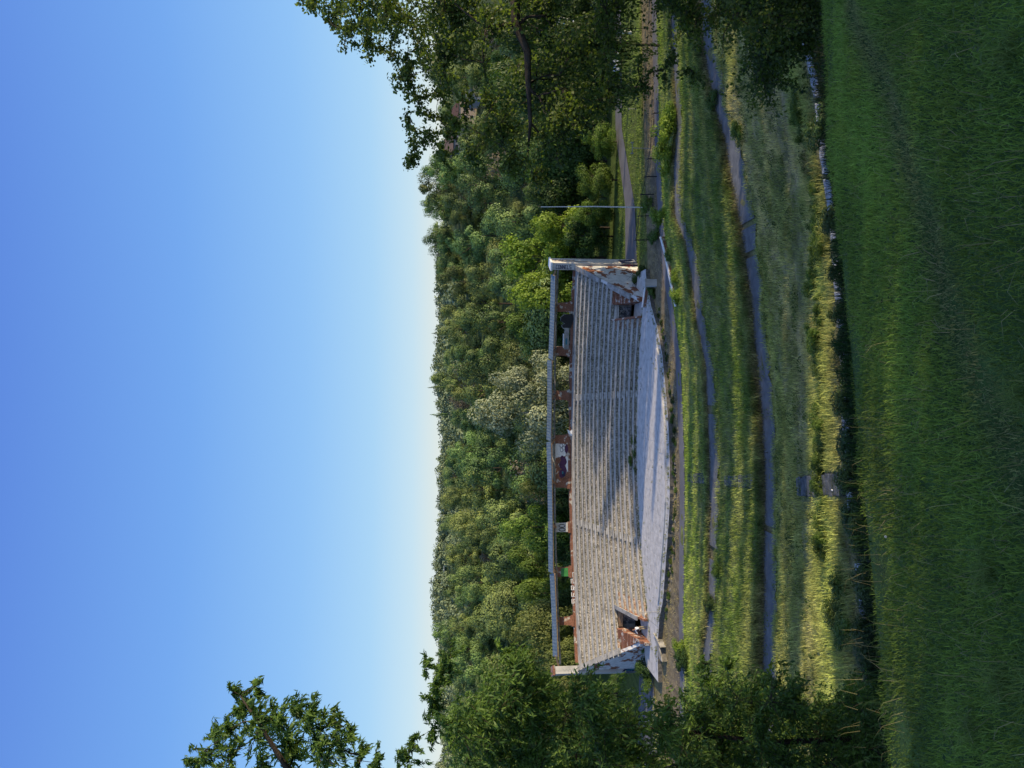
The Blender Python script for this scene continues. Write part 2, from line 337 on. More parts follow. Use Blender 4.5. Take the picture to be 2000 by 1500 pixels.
def zone_col(x,y,s):
    """base colour by band"""
    n1=hnoise(x,y,.35); n2=hnoise(x+31,y*2.3,.9); n3=hnoise(x*3+5,y*4,1.1)
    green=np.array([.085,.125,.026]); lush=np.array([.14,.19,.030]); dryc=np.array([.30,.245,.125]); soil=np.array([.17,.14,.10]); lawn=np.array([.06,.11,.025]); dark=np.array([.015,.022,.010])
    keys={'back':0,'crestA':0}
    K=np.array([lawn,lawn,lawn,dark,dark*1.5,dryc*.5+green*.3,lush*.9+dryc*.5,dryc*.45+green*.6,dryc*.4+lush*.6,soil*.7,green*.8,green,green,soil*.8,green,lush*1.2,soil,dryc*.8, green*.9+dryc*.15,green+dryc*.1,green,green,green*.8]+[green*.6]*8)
    k=np.arange(len(K)); s2=s
    c=np.stack([np.interp(s2,k,K[:,i]) for i in range(3)],1)
    # dry patches
    mid=(s>NI['slab'])&(s<NI['pCn'])
    d=np.clip(.45+1.2*(.6*n1+.5*n2+.35*n3),0,1)
    w_=np.where((s>NI['weed'])&(s<NI['pAn']),.28+.62*np.clip((x+1)/4,0,1),.0)+np.where((s>NI['pAf'])&(s<NI['pCn']),.30,0)
    w_=w_+np.where(mid&(np.abs(s-NI['dry'])<.2),.25,0)
    f=np.where(mid,d*np.clip(w_,0,1),0)[:,None]
    c=c*(1-f)+dryc*f
    return c*(1+.28*n3[:,None]+.22*n2[:,None]*mid[:,None]).clip(.45,1.6)
# terrain mesh
xs=np.concatenate([-np.geomspace(5000,46,26),np.arange(-45,60.01,.5),np.geomspace(61,5000,26)])
Yl,Zl=lines_at(xs)
sub=[4,14,3,4,2,6,6,14,2,2,10,10,2,2,16,2,4,8,8,6,6,4,12,10,6,4,4,4,4,2]
rows=[];zr=[];ss=[]
for i in range(len(Yl)-1):
    for k in range(sub[i]):
        t=k/sub[i]; rows.append(Yl[i]*(1-t)+Yl[i+1]*t); zr.append(Zl[i]*(1-t)+Zl[i+1]*t); ss.append(i+t)
rows.append(Yl[-1]); zr.append(Zl[-1]); ss.append(len(Yl)-1)
GY=np.array(rows); GZ=np.array(zr); GX=np.broadcast_to(xs,GY.shape); GS=np.broadcast_to(np.array(ss)[:,None],GY.shape)
near=((GS>NI['slab']+.1)&(GS<NI['toe']-.1)&(GS%1>.05)&(np.abs(GX)<60))
bmp=np.where(near,.07*hnoise(GX,GY,1.1)+.05*hnoise(GX+9,GY,.4),0)
lawnm=(GS<NI['crest']); bmp=bmp+np.where(lawnm,.03*hnoise(GX,GY,1.6),0)
GZ=GZ+bmp
nr,nc=GY.shape
V=np.stack([GX,GY,GZ],-1).reshape(-1,3)
idx=np.arange(nr*nc).reshape(nr,nc); Fq=np.stack([idx[:-1,:-1],idx[:-1,1:],idx[1:,1:],idx[1:,:-1]],-1).reshape(-1,4)
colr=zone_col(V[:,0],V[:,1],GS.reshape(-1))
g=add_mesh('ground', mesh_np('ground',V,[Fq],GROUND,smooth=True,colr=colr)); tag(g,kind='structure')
# strips (paths) 2-3 cm above the sheet with ragged edges
def strip(name, a, b, mat, lift, x0, x1, step=.35, rag=.12, kind='structure', zc=None, gaps=()):
    X=np.arange(x0,x1,step); Y,Z=lines_at(X); A=Y[NI[a]].copy(); B=Y[NI[b]].copy()
    A=A+rag*hnoise(X*2,A*0,1.3)+rag*.6*rng.normal(size=len(X)); B=B-rag*.7*hnoise(X*2.3,B*0+4,1.2)-.03-rag*.5*np.abs(rng.normal(size=len(X)))
    za=Z[NI[a]]+lift; zb=Z[NI[b]]+lift
    V=np.concatenate([np.stack([X,A,za],1),np.stack([X,B,zb],1)]); n=len(X); i=np.arange(n-1)
    keep=np.ones(n-1,bool)
    for g0,g1 in gaps: keep&=~((X[:-1]>g0)&(X[:-1]<g1))
    F_=np.stack([i,i+1,n+i+1,n+i],1)[keep]
    o=add_mesh(name, mesh_np(name,V,[F_],mat)); tag(o,kind=kind); return o
strip('footpath_upper','pAn','pAf',MT['asphalt'],.07,-24,45,rag=.17,gaps=((7.0,7.4),(8.6,9.1),(-8.2,-7.6)))
strip('footpath_middle','pBn','pBf',MT['asphalt'],.07,-36,60,rag=.28,gaps=((-14,-13.2),(-2.5,-2)))
strip('footpath_lower','pCn','pCf',MT['road'],.05,-60,60,rag=.12)
# earth / concrete kerb behind the upper footpath
# ------------------------------------------------------------------ stage
def topc(pts,z,deg=2):
    P=np.array([PZ(u,v,z) for u,v in pts]); return np.poly1d(np.polyfit(P[:,0],P[:,1],deg))
ZT=5.9; NR=15
cb=topc([(310,1263),(370,1257),(450,1250),(600,1243),(750,1245),(880,1253)],0)
ct=topc([(196,1133),(300,1128),(400,1122),(600,1119),(720,1119.5),(800,1122),(960,1126)],ZT)
def rowy(t,x): return cb(x)*(1-t)+ct(x)*t
WL0=PZ(196,1133,ZT); WL1=PZ(249,1266,0); WR0=PZ(977,1127,ZT); WR1=PZ(911,1258,0)
SX=np.linspace(-33,13.5,120)
e_x,e_y=L(0,sh(edge,-6))
def ey(x): return np.interp(x,e_x,e_y)
mb=MB()
fy=ey(SX); by=np.minimum(cb(SX),cb(np.clip(SX,-29,10)))+4
jag=.03*rng.normal(size=len(SX))
for i in range(len(SX)-1):
    a,b=SX[i],SX[i+1]; f0,f1=fy[i]+jag[i],fy[i+1]+jag[i+1]
    mb.hexa([(a,f0,-.62),(b,f1,-.62),(b,by[i+1],-.62),(a,by[i],-.62)],[(a,f0,0),(b,f1,0),(b,by[i+1],0),(a,by[i],0)])
    mb.mi[-6:]=[1,0,1,1,1,1]
st=mb.build('stage_floor',[MT['stage'],MT['stone']]); tag(st,kind='structure')
# slab joints on the stage : the jointed half is paved with slabs lying 12 mm proud
mb=MB()
for jx in np.arange(-26,-4.2,1.15):
    xm=jx+.57; y0=float(ey(xm))+1.9; y1=float(cb(xm))-.55
    ny=max(1,int((y1-y0)/1.1)); 
    for j in range(ny):
        a=y0+(y1-y0)*j/ny; b=y0+(y1-y0)*(j+1)/ny
        dz=random.uniform(-.008,.012); s=random.uniform(.03,.06)
        if random.random()<.05: continue
        mb.hexa([(jx+s,a+s,.001),(jx+1.15-s,a+s,.001),(jx+1.15-s,b-s,.001),(jx+s,b-s,.001)],[(jx+s,a+s,.02+dz),(jx+1.15-s,a+s,.02+dz),(jx+1.15-s,b-s,.02-dz),(jx+s,b-s,.02-dz)])
pv=mb.build('stage_paving',MT['stage']); tag(pv,kind='structure')
# long low steps on the stage
mb=MB()
for off,h,w0,w1 in ((1.15,.16,-24,4),(.0,.0,0,0)):
    if h==0: continue
    X=np.linspace(w0,w1,60)
    for i in range(59):
        a,b=X[i],X[i+1]; y0,y1=float(ey(a))+off,float(ey(b))+off
        mb.hexa([(a,y0,.003),(b,y1,.003),(b,y1+.45,.003),(a,y0+.45,.003)],[(a,y0,h),(b,y1,h),(b,y1+.45,h),(a,y0+.45,h)])
ks=mb.build('stage_kerb',MT['stage']); tag(ks,kind='structure')
# ------------------------------------------------------------------ grandstand
gs=empty('grandstand',(-11,96,0),'derelict curved concrete grandstand with stepped seating, brick pillars and corrugated roof','grandstand')
def lerp(a,b,t): return a*(1-t)+b*t
vomL0,vomL1=PZ(252,1264,0)[0],PZ(289,1264,0)[0]     # left slot
vomR0,vomR1=PZ(884,1256,0)[0],PZ(912,1256,0)[0]
KV=6
rise=ZT/NR
def row_limits(k):
    t=(k+.5)/NR
    xl=lerp(WL1[0],WL0[0],t)+.12; xr=lerp(WR1[0],WR0[0],t)-.12
    if k<KV: xl,xr=vomL1+.25,vomR0-.25
    return xl,xr
for k in range(NR):
    xl,xr=row_limits(k); X=np.arange(xl,xr,.55); X=np.append(X,xr)
    mb=MB(); z0=k*rise; z1=(k+1)*rise; t0=k/NR; t1=(k+1)/NR
    drop=0; n=len(X); jz=np.zeros(n); jy=np.zeros(n)
    for i in range(n-1):
        a,b=X[i],X[i+1]
        if random.random()<.05: drop=random.choice([0,0,.015,.04])
        ja=random.uniform(-.012,.012); jf=random.uniform(0,.015)+(.08 if random.random()<.04 else 0)
        ya,yb=rowy(t0,a),rowy(t0,b); ya1,yb1=rowy(t1,a)+.12,rowy(t1,b)+.12
        edgeb = (xr-a<1.5 or a-xl<1.5) and k<7
        m_=2 if edgeb else 1
        mb.hexa([(a,ya+.15,z0-.02),(b,yb+.15,z0-.02),(b,yb1+.1,z0-.02),(a,ya1+.1,z0-.02)],[(a,ya+.15,z1-.09),(b,yb+.15,z1-.09),(b,yb1+.1,z1-.09),(a,ya1+.1,z1-.09)],m_)
        zt=z1+ja-drop
        mb.hexa([(a+.006,ya+jf,z1-.088),(b-.006,yb+jf,z1-.088),(b-.006,yb1,z1-.088),(a+.006,ya1,z1-.088)],[(a+.006,ya+jf,zt),(b-.006,yb+jf,zt),(b-.006,yb1,zt),(a+.006,ya1,zt)],0)
    mb.build('seating_row',[MT['slab'],MT['riser'],MT['riser_brick']],gs)
# top walkway and structure under it
xl,xr=WL0[0]+.2,WR0[0]-.2; X=np.linspace(xl,xr,46)
mbw=MB(); mbp=MB()
for i in range(45):
    a,b=X[i],X[i+1]; ya,yb=ct(a)+.13,ct(b)+.13
    mbw.hexa([(a,ya,ZT-.5),(b,yb,ZT-.5),(b,yb+1.9,ZT-.5),(a,ya+1.9,ZT-.5)],[(a,ya,ZT+.02),(b,yb,ZT+.02),(b,yb+1.9,ZT+.02),(a,ya+1.9,ZT+.02)])
    h=.34+random.uniform(-.06,.06)
    mbp.hexa([(a,ya+1.0,ZT+.021),(b,yb+1.0,ZT+.021),(b,yb+1.45,ZT+.021),(a,ya+1.45,ZT+.021)],[(a,ya+1.0,ZT+h),(b,yb+1.0,ZT+h+random.uniform(-.03,.03)),(b,yb+1.45,ZT+h),(a,ya+1.45,ZT+h)])
mbw.build('top_walkway',MT['slab'],gs)
par=mbp.build('parapet',MT['brick'],gs); par['label']='low brick parapet along the top of the seating'
# back wall of the stand
mb=MB()
for i in range(45):
    a,b=X[i],X[i+1]; ya,yb=ct(a)+1.5,ct(b)+1.5
    mb.hexa([(a,ya,-4),(b,yb,-4),(b,yb+.45,-4),(a,ya+.45,-4)],[(a,ya,ZT-.51),(b,yb,ZT-.51),(b,yb+.45,ZT-.51),(a,ya+.45,ZT-.51)])
mb.build('rear_wall',MT['brick'],gs)
def xat(u,z=7.5):           # position along the top curve seen at u
    x=0
    for _ in range(12):
        y=ct(x)+1.2; d=ray(u,1100); x=d[0]/d[1]*y
    return x
def tang(x): return math.atan(ct.deriv()(x))
pill=[(900,1.45),(814,1.45),(728,1.45),(642,1.35),(556,1.35),(470,1.4),(383,1.45),(287,1.3)]
ZP0=ZT+.28; ZP1=8.45
px_=[]
for j,(u,wd) in enumerate(pill):
    x=xat(u); y=ct(x)+1.25; a=tang(x); px_.append((x,y,a))
    mb=MB(); 
    # ragged brick pillar widening at the foot
    for q in range(6):
        z0=lerp(ZP0,ZP1,q/6); z1=lerp(ZP0,ZP1,(q+1)/6); ww=wd*.86*(1+(.28 if q==0 else .08 if q==1 else 0))+random.uniform(-.05,.05)
        mb.box((x,y,(z0+z1)/2),(ww,.5+random.uniform(-.02,.02),z1-z0-.001),a)
    p=mb.build('pillar',MT['brick'],gs)
    mb=MB(); mb.box((x+.0,y,ZP1+.21),(.55,.5,.42),a); 
    mb.build('pillar_head',MT['conc'],p)
    mb=MB(); s=-1 if x>-8 else 1
    mb.hexa([(x-.15,y-.3,ZP1-.25),(x+.15,y-.3,ZP1-.25),(x+.15,y+.3,ZP1-.0),(x-.15,y+.3,ZP1-.0)],[(x-.15+s*.7,y-1.6,ZP1+.5),(x+.25+s*.7,y-1.6,ZP1+.5),(x+.2,y+.3,ZP1+.45),(x-.2,y+.3,ZP1+.45)])
    mb.build('bracket',MT['wood'],p)
# mural wall between two pillars
x0,y0,a0=px_[3]; x1,y1,a1=px_[4]
mb=MB(); mb.hexa([(x1,y1-.12,ZT+.3),(x0,y0-.12,ZT+.3),(x0,y0+.2,ZT+.3),(x1,y1+.2,ZT+.3)],[(x1,y1-.12,8.62),(x0,y0-.12,8.62),(x0,y0+.2,8.62),(x1,y1+.2,8.62)])
mw=mb.build('mural_wall',MT['brick'],gs); mw['label']='brick panel wall with white plaster and purple graffiti'
def wallpt(s,z,off=0): return (lerp(x1,x0,s),lerp(y1,y0,s)-.125-off,z)
def blob(mb,cs,cz,rs,rz_,off,mi=0,n=14,jit=.15):
    c=[];
    for i in range(n):
        an=2*math.pi*i/n; r=1+random.uniform(-jit,jit); c.append(wallpt(cs+rs*r*math.cos(an),cz+rz_*r*math.sin(an),off))
    mb.add(c,[tuple(range(n))],mi)
def polyw(mb,pts,off,mi=0): mb.add([wallpt(s,z,off) for s,z in pts],[tuple(range(len(pts)))],mi)
mb=MB()
polyw(mb,[(.62,6.75),(.98,6.75),(.985,8.6),(.05,8.6),(.12,8.2),(.30,8.15),(.42,8.28),(.58,8.12),(.60,7.5)],.004)
polyw(mb,[(.25,6.42),(.6,6.42),(.62,6.72),(.45,6.9),(.35,6.7)],.004)
mb.build('plaster_patch',MT['white'],mw)
mb=MB()
blob(mb,.22,7.25,.10,.42,.008); blob(mb,.30,6.98,.10,.36,.010); blob(mb,.42,7.3,.09,.36,.012); blob(mb,.50,7.0,.09,.40,.014); blob(mb,.58,7.2,.05,.3,.016); blob(mb,.78,6.6,.10,.26,.008); blob(mb,.93,6.6,.05,.25,.010)
mb.build('graffiti',MT['purple'],mw)
mb=MB()
blob(mb,.21,7.02,.06,.24,.020)
mb.build('graffiti_outline',MT['bluepaint'],mw); mb=MB()
for cs,cz in ((.86,7.35),(.76,7.3),(.80,7.0),(.9,7.05)):
    pts=[wallpt(cs+.045*math.cos(t),cz+.2*math.sin(t),.008) for t in np.linspace(0,6.4,11)]
    mb.ribbon(pts,.05,None,(0,-1,0))
mb.build('graffiti_outline',MT['bluepaint'],mw)
mb=MB(); blob(mb,.245,7.18,.03,.13,.024); mb.build('graffiti_highlight',MT['teal'],mw)
# broken low wall with dark spray paint by the first opening
xa,ya,_=px_[0]; xb,yb,_=px_[1]
def wp2(s,z,off=0): return (lerp(xb,xa,s),lerp(yb,ya,s)-.28-off,z)
mb=MB(); pts=[(.04,ZT+.6),(.04,7.15),(.5,7.12),(.52,7.35),(.58,7.6),(.64,7.2),(.7,7.75),(.78,7.7),(.84,7.3),(.84,ZT+.6)]
n=len(pts); mb.add([wp2(s,z) for s,z in pts]+[wp2(s,z,-.3) for s,z in pts],[tuple(range(n)),tuple(range(2*n-1,n-1,-1))]+[(i,i+n,(i+1)%n+n,(i+1)%n) for i in range(n)])
bw=mb.build('broken_wall',MT['conc'],gs)
mb=MB(); mb.add([wp2(s,z,.02) for s,z in [(.53,6.3),(.53,7.3),(.58,7.55),(.63,7.1),(.69,7.7),(.77,7.65),(.83,7.2),(.85,6.1),(.72,5.95)]],[tuple(range(9))]); mb.build('black_graffiti',MT['black'],bw)
mb=MB(); mb.add([wp2(s,z,.02) for s,z in [(.15,6.7),(.15,6.95),(.28,7.0),(.3,6.75)]],[(0,1,2,3)]); mb.build('blue_graffiti',MT['teal'],bw)
mb=MB(); mb.box(wp2(.24,7.22,-.15),(1.9,.5,.12),tang(xa)); mb.build('coping',MT['white'],bw)
# painted pillars
def face_pt(j,du,z,off=.27):
    x,y,a=px_[j]; return (x+du*math.cos(a)+off*math.sin(a),y+du*math.sin(a)-off*math.cos(a),z)
for j,mk,pts in ((6,'green',[(-.6,6.75),(-.6,7.7),(.45,7.7),(.55,6.75)]),(5,'tower',[(-.62,6.6),(-.62,8.3),(.62,8.3),(.62,6.6)])):
    mb=MB(); mb.add([face_pt(j,d,z,.29) for d,z in pts],[(0,1,2,3)]); mb.build('painted_face',MT[mk],gs)
mb=MB(); 
for du in (-.3,.2): 
    mb.ribbon([face_pt(5,du+.2*math.cos(t),7.4+.45*math.sin(t),.30) for t in np.linspace(0,6.3,10)],.09,None,(0,-1,0))
mb.build('pillar_tag',MT['black'],gs)
# white lettering S E R 2 S on the parapet, left part
LET={'S':[(1,1),(0,1),(0,.5),(1,.5),(1,0),(0,0)],'E':[(1,1),(0,1),(0,.5),(.8,.5),(0,.5),(0,0),(1,0)],'R':[(0,0),(0,1),(1,1),(1,.5),(0,.5),(1,0)],'C':[(1,1),(0,1),(0,0),(1,0)],'O':[(0,0),(0,1),(1,1),(1,0),(0,0)],'N':[(0,0),(0,1),(1,0),(1,1)],'2':[(0,1),(1,1),(1,.5),(0,.5),(0,0),(1,0)],'L':[(0,1),(0,0),(1,0)],'A':[(0,0),(.5,1),(1,0),(.8,.4),(.2,.4)]}
mb=MB(); xx=xat(345); 
for i,ch in enumerate('SER2S'):
    bx=xx-1.5+i*.85
    mb.ribbon([(bx+p[0]*.5,ct(bx+p[0]*.5)+.99+.13-.02-.02,ZT-.05+p[1]*.5) for p in LET[ch]],.10,None,(0,-1,0))
lt=mb.build('lettering',MT['white'],gs); lt['label']='white spray painted letters on the parapet'
# horizontal beam
XB=np.linspace(WL0[0]+.1,WR0[0]-.1,60); mb=MB()
for i in range(59):
    a,b=XB[i],XB[i+1]; s=random.uniform(-.03,.03)
    mb.hexa([(a,ct(a)+.98,8.2+s),(b,ct(b)+.98,8.2-s),(b,ct(b)+1.22,8.2-s),(a,ct(a)+1.22,8.2+s)],[(a,ct(a)+.98,8.40+s),(b,ct(b)+.98,8.40),(b,ct(b)+1.22,8.40),(a,ct(a)+1.22,8.40+s)])
mb.build('beam',MT['conc'],gs)
# corrugated roof, three straight spans
def roofx(u): return xat(u)
spans=[(228,388,0.0),(388,640,.16),(640,795,.16),(795,958,0.0)]
for sidx,(u0,u1,dz) in enumerate(spans):
    xa_,xb_=roofx(u0),roofx(u1); ya_,yb_=ct(xa_)-.9,ct(xb_)-.9
    n=int((xb_-xa_)/.10); V=[];Fc=[]
    zs0=8.95+dz
    for i in range(n+1):
        t=i/n; x=lerp(xa_,xb_,t); y=lerp(ya_,yb_,t); c=.012*math.sin(i*math.pi*.5*1.0)
        nx,ny=-(yb_-ya_),(xb_-xa_); l=math.hypot(nx,ny); nx/=l; ny/=l
        sag=-.05*math.sin(t*math.pi)
        V+= [(x,y,zs0+c-.03+sag),(x,y,zs0+c+sag),(x+nx*1.0,y+ny*1.0,zs0+.16+c+sag),(x+nx*2.0,y+ny*2.0,zs0+.30+c+sag)]
    for i in range(n):
        for q in range(3): Fc.append((4*i+q,4*i+4+q,4*i+5+q,4*i+1+q))
    mb=MB(); mb.add(V,Fc); mb.build('roof_sheet',MT['roof'],gs)
    mb=MB(); mb.hexa([(xa_,ya_+.1,zs0-.20),(xb_,yb_+.1,zs0-.20),(xb_,yb_+.25,zs0-.20),(xa_,ya_+.25,zs0-.20)],[(xa_,ya_+.1,zs0-.06),(xb_,yb_+.1,zs0-.06),(xb_,yb_+.25,zs0-.06),(xa_,ya_+.25,zs0-.06)]); mb.build('roof_purlin',MT['wood'],gs)
# towers
def tower(uc,vtop,side,base):
    W0=WL0 if side<0 else WR0
    c=np.array([W0[0]+side*.55,W0[1]+.6]); a=R(24)*(-side) if False else R(26)*side
    ht=9.3
    mb=MB(); cc=(c[0],c[1],(ht+base)/2); mb.box(cc,(.95,2.1,ht-base),-a if False else a*-1)
    t=mb.build('tower',MT['tower'],gs,bevel=.02); 
    mb=MB(); mb.box((c[0],c[1],ht+.08),(1.2,2.35,.26),-a); mb.build('tower_cap',MT['white'] if side>0 else MT['brick'],t,bevel=.02)
    # front face frame
    rot=Matrix.Rotation(-a,3,'Z')
    def fp(du,z,off=0): q=rot@Vector((du,-1.05-off,0)); return (c[0]+q.x,c[1]+q.y,z)
    nn=rot@Vector((0,-1,0))
    def sp(dy,z,off=0): q=rot@Vector((side*(.475+off),dy,0)); return (c[0]+q.x,c[1]+q.y,z)
    return t,fp,nn,sp,rot@Vector((side,0,0))
tl,fpl,nl_,spl,snl=tower(188,1083,-1,-2.6); tr,fpr,nr_,spr,snr=tower(985,1083,1,-2.6)
tl['label']='left end tower of the grandstand'; tr['label']='right end tower of the grandstand with a blue tag near its top'
mb=MB()
for i,ch in enumerate('CONNELS'):
    # tag runs downwards along the tower
    zz=8.75-i*.30
    mb.ribbon([fpr(-.32+p[1]*.5,zz-p[0]*.20) for p in LET[ch]],.075,None,nr_)
mb.build('tag',MT['bluepaint'],tr)
for (fp,nn,tt,mk) in ((fpr,nr_,tr,'bluepaint'),(fpl,nl_,tl,'bluepaint')):
    mb=MB(); mb2=MB()
    pts=[fp(d,z,.006) for d,z in [(-.47,-2.4),(.47,-2.4),(.47,-.3),(.2,.35),(-.1,.1),(-.47,.5)]]
    mb.add(pts,[tuple(range(6))]); mb.build('graffiti',MT[mk],tt)
    for q in range(7):
        mb2.ribbon([fp(random.uniform(-.4,.4),random.uniform(-1.6,.1),.010) for _ in range(4)],.08,None,nn)
    mb2.build('graffiti_scrawl',MT['red'] if fp is fpr else MT['teal'],tt)
for (sp,sn,tt) in ((spr,snr,tr),(spl,snl,tl)):
    mb=MB()
    mb.ribbon([sp(-.6,-2.3),sp(-.6,-.4),sp(.2,-.2),sp(.6,-1.6)],.7,None,sn); mb.build('side_graffiti',MT['bluepaint'],tt)
    mb=MB(); mb.ribbon([sp(-.25,8.9),sp(-.25,4.4)],.16,None,sn); mb.ribbon([sp(.25,9.1),sp(.25,6.2)],.3,None,sn); mb.build('rust_streak',MT['rust'],tt)
mb=MB(); mb.ribbon([fpl(-.1,8.8),fpl(-.1,5.7)],.72,None,nl_); mb.build('sunlit_patch',MT['tower'],tl)  # patch added to stand for sunlight on the tower front, in tower render
mb=MB()
mb.ribbon([fpl((-.2 if i%2 else .15),8.2-i*.22,.012) for i in range(9)],.05,None,nl_)
mb.build('faded_tag',MT['metal'],tl)
# wing walls
def wing(P0,P1,side,zend=.9):
    d=np.array([P1[0]-P0[0],P1[1]-P0[1]]); n=np.array([-d[1],d[0]])/np.hypot(*d); 
    if n[0]*side<0: n=-n
    th=.38; nseg=24; mb=MB(); top=[]
    for i in range(nseg+1):
        t=i/nseg; p=P0[:2]+d*t; z=lerp(ZT+.35,.75,t)
        brk=0
        if t>.72: brk=random.uniform(0,.25)
        top.append((p,z-brk,lerp(-2.8,-.6,t)))
    for i in range(nseg):
        (p,z,b),(q,z2,b2)=top[i],top[i+1]
        i0=p-n*0;o0=p+n*th;i1=q-n*0;o1=q+n*th
        mb.add([(*i0,b),(*o0,b),(*o1,b2),(*i1,b2),(*i0,z),(*o0,z),(*o1,z2),(*i1,z2)],[(3,2,1,0),(4,5,6,7),(0,1,5,4),(1,2,6,5),(2,3,7,6),(3,0,4,7)] if False else [(0,1,2,3),(7,6,5,4),(4,5,1,0),(5,6,2,1),(6,7,3,2),(7,4,0,3)])
    wl=mb.build('wing_wall',MT['wing'],gs)
    # sloping coping
    mb=MB()
    tt=np.linspace(0,.70 if side<0 else .9,9)
    for i in range(8):
        if side>0 and i==4:
            mb.build('coping',MT['conc'],wl); mb=MB(); continue
        a,b=tt[i],tt[i+1]-.004; p=P0[:2]+d*a; q=P0[:2]+d*b; za=lerp(ZT+.35,.75,a)+.003; zb=lerp(ZT+.35,.75,b)+.003
        i0=p-n*.22;o0=p+n*(th+.08);i1=q-n*.22;o1=q+n*(th+.08)
        mb.add([(*i0,za),(*o0,za),(*o1,zb),(*i1,zb),(*i0,za+.16),(*o0,za+.16),(*o1,zb+.16),(*i1,zb+.16)],[(0,1,2,3),(7,6,5,4),(4,5,1,0),(5,6,2,1),(6,7,3,2),(7,4,0,3)])
    mb.build('coping',MT['conc'],wl)
    return wl,n,d
wl_,nL,dL=wing(WL0,WL1,-1); wr_,nR,dR=wing(WR0,WR1,1)
wl_['label']='left wing wall in the shade with peeling plaster'; wr_['label']='right wing wall dappled by sunlight'
mb=MB()
scr=[]
for q in range(40):
    t=.45+.25*math.sin(q*.37)*1.1; p=WR0[:2]+dR*t+nR*.385; zz=random.uniform(-1.0,.6)
    scr.append((p[0],p[1],zz))
mb.ribbon(scr,.045,None,(nR[0],nR[1],0))
mb.build('scribbles',MT['bluepaint'],wr_)
# entrances : cheek wall, back wall, lintel, cap
def entrance(xo,xi,side):
    """xo outer x, xi inner x (next to seating)"""
    ky=KV/NR; yf=float(cb(xi)); yb=float(rowy(ky,xi)); zt=KV*rise
    mb=MB(); w_=.25*(1 if xo<xi else -1); xs_=sorted((xi,xi+w_))
    # inner cheek
    mb.add([(xs_[0],yf-.1,.003),(xs_[1],yf-.1,.003),(xs_[1],yb,.003),(xs_[0],yb,.003),(xs_[0],yf-.1,.55),(xs_[1],yf-.1,.55),(xs_[1],yb,zt+.2),(xs_[0],yb,zt+.2)],[(3,2,1,0),(4,5,6,7),(0,1,5,4),(1,2,6,5),(2,3,7,6),(3,0,4,7)])
    cw=mb.build('cheek_wall',MT['brick'],gs)
    mb=MB(); o=.12
    mb.add([(xs_[0]-o,yf+.7,1.05),(xs_[1]+o,yf+.7,1.05),(xs_[1]+o,yb,zt+.21),(xs_[0]-o,yb,zt+.21),(xs_[0]-o,yf+.7,1.2),(xs_[1]+o,yf+.7,1.2),(xs_[1]+o,yb,zt+.36),(xs_[0]-o,yb,zt+.36)],[(3,2,1,0),(4,5,6,7),(0,1,5,4),(1,2,6,5),(2,3,7,6),(3,0,4,7)])
    if side<0: mb.build('cap_slab',MT['conc'],cw)
    # back wall with a dark doorway
    x0,x1_=sorted((xo-side*-.0+side*2.0,xi)); mb=MB()
    mb.box(((x0+x1_)/2,yb+.2,zt/2),(x1_-x0-.01,.35,zt-.05)); bw=mb.build('entrance_back_wall',MT['conc'],gs)
    mb=MB(); mb.box(((xo+xi)/2+side*.1,yb+.01,.85),(abs(xi-xo)-.5,.06,1.6)); mb.build('doorway',MT['dim'],bw)
    mb=MB()
    for q in range(14):
        c=((xo+xi)/2+random.uniform(-.6,.6),yb-.022,random.uniform(.5,1.9)); mb.ribbon([(c[0]+random.uniform(-.2,.2),c[1],c[2]+random.uniform(-.3,.3)) for _ in range(4)],.06,None,(0,-1,0))
    mb.build('graffiti',MT['metal'],bw)
    mb=MB(); mb.box(((xo+xi)/2,yb-.15,zt-.25),(abs(xi-xo)-.02,.9,.24)); mb.box(((xo+xi)/2,yb-.35,zt-.52),(abs(xi-xo)-.02,.5,.2)); mb.build('lintel',MT['wood'] if side<0 else MT['tower'],bw)
entrance(vomL0,vomL1,-1); entrance(vomR1,vomR0,1)
for side,xo,W0_,W1_ in ((-1,vomL0,WL0,WL1),(1,vomR1,WR0,WR1)):
    yf=float(cb(xo)); yb=float(rowy(KV/NR,xo)); mb=MB(); n=9
    for i in range(n):
        t0,t1=i/n,(i+1)/n; ya,yb_=lerp(yf+.2,yb+.1,t0),lerp(yf+.2,yb+.1,t1)
        def wx(y_): return lerp(W1_[0],W0_[0],min(1,max(0,(y_-W1_[1])/(W0_[1]-W1_[1]))))
        h=lerp(.55,KV*rise+.25,(t0+t1)/2)+random.uniform(-.12,.12); xi_=xo+random.uniform(-.05,.07)*side
        a_,b_=sorted((xi_,wx(ya)-side*.02)); c_,d_=sorted((xi_,wx(yb_)-side*.02))
        if b_-a_<.05: b_=a_+.3 if side>0 else b_; a_=b_-.3 if side<0 else a_
        mb.hexa([(a_,ya,.003),(b_,ya,.003),(d_,yb_-.002,.003),(c_,yb_-.002,.003)],[(a_,ya,h),(b_,ya,h),(d_,yb_-.002,h+.05),(c_,yb_-.002,h+.05)])
    o=mb.build('brick_pier',MT['brick'],gs)
# aisles : half steps
for uu in (724,486):
    xx=xat(uu)+.0
    for k in range(NR):
        t=(k+.5)/NR; x=xx*(1-.0)+(.35 if uu>600 else -.2)*(1-t)*2; y=float(rowy(k/NR,x))
        mb=MB(); mb.box((x,y-.14,k*rise+rise*.25),(.85,.28,rise*.46),tang(x)); mb.build('aisle_step',MT['slab'],gs)
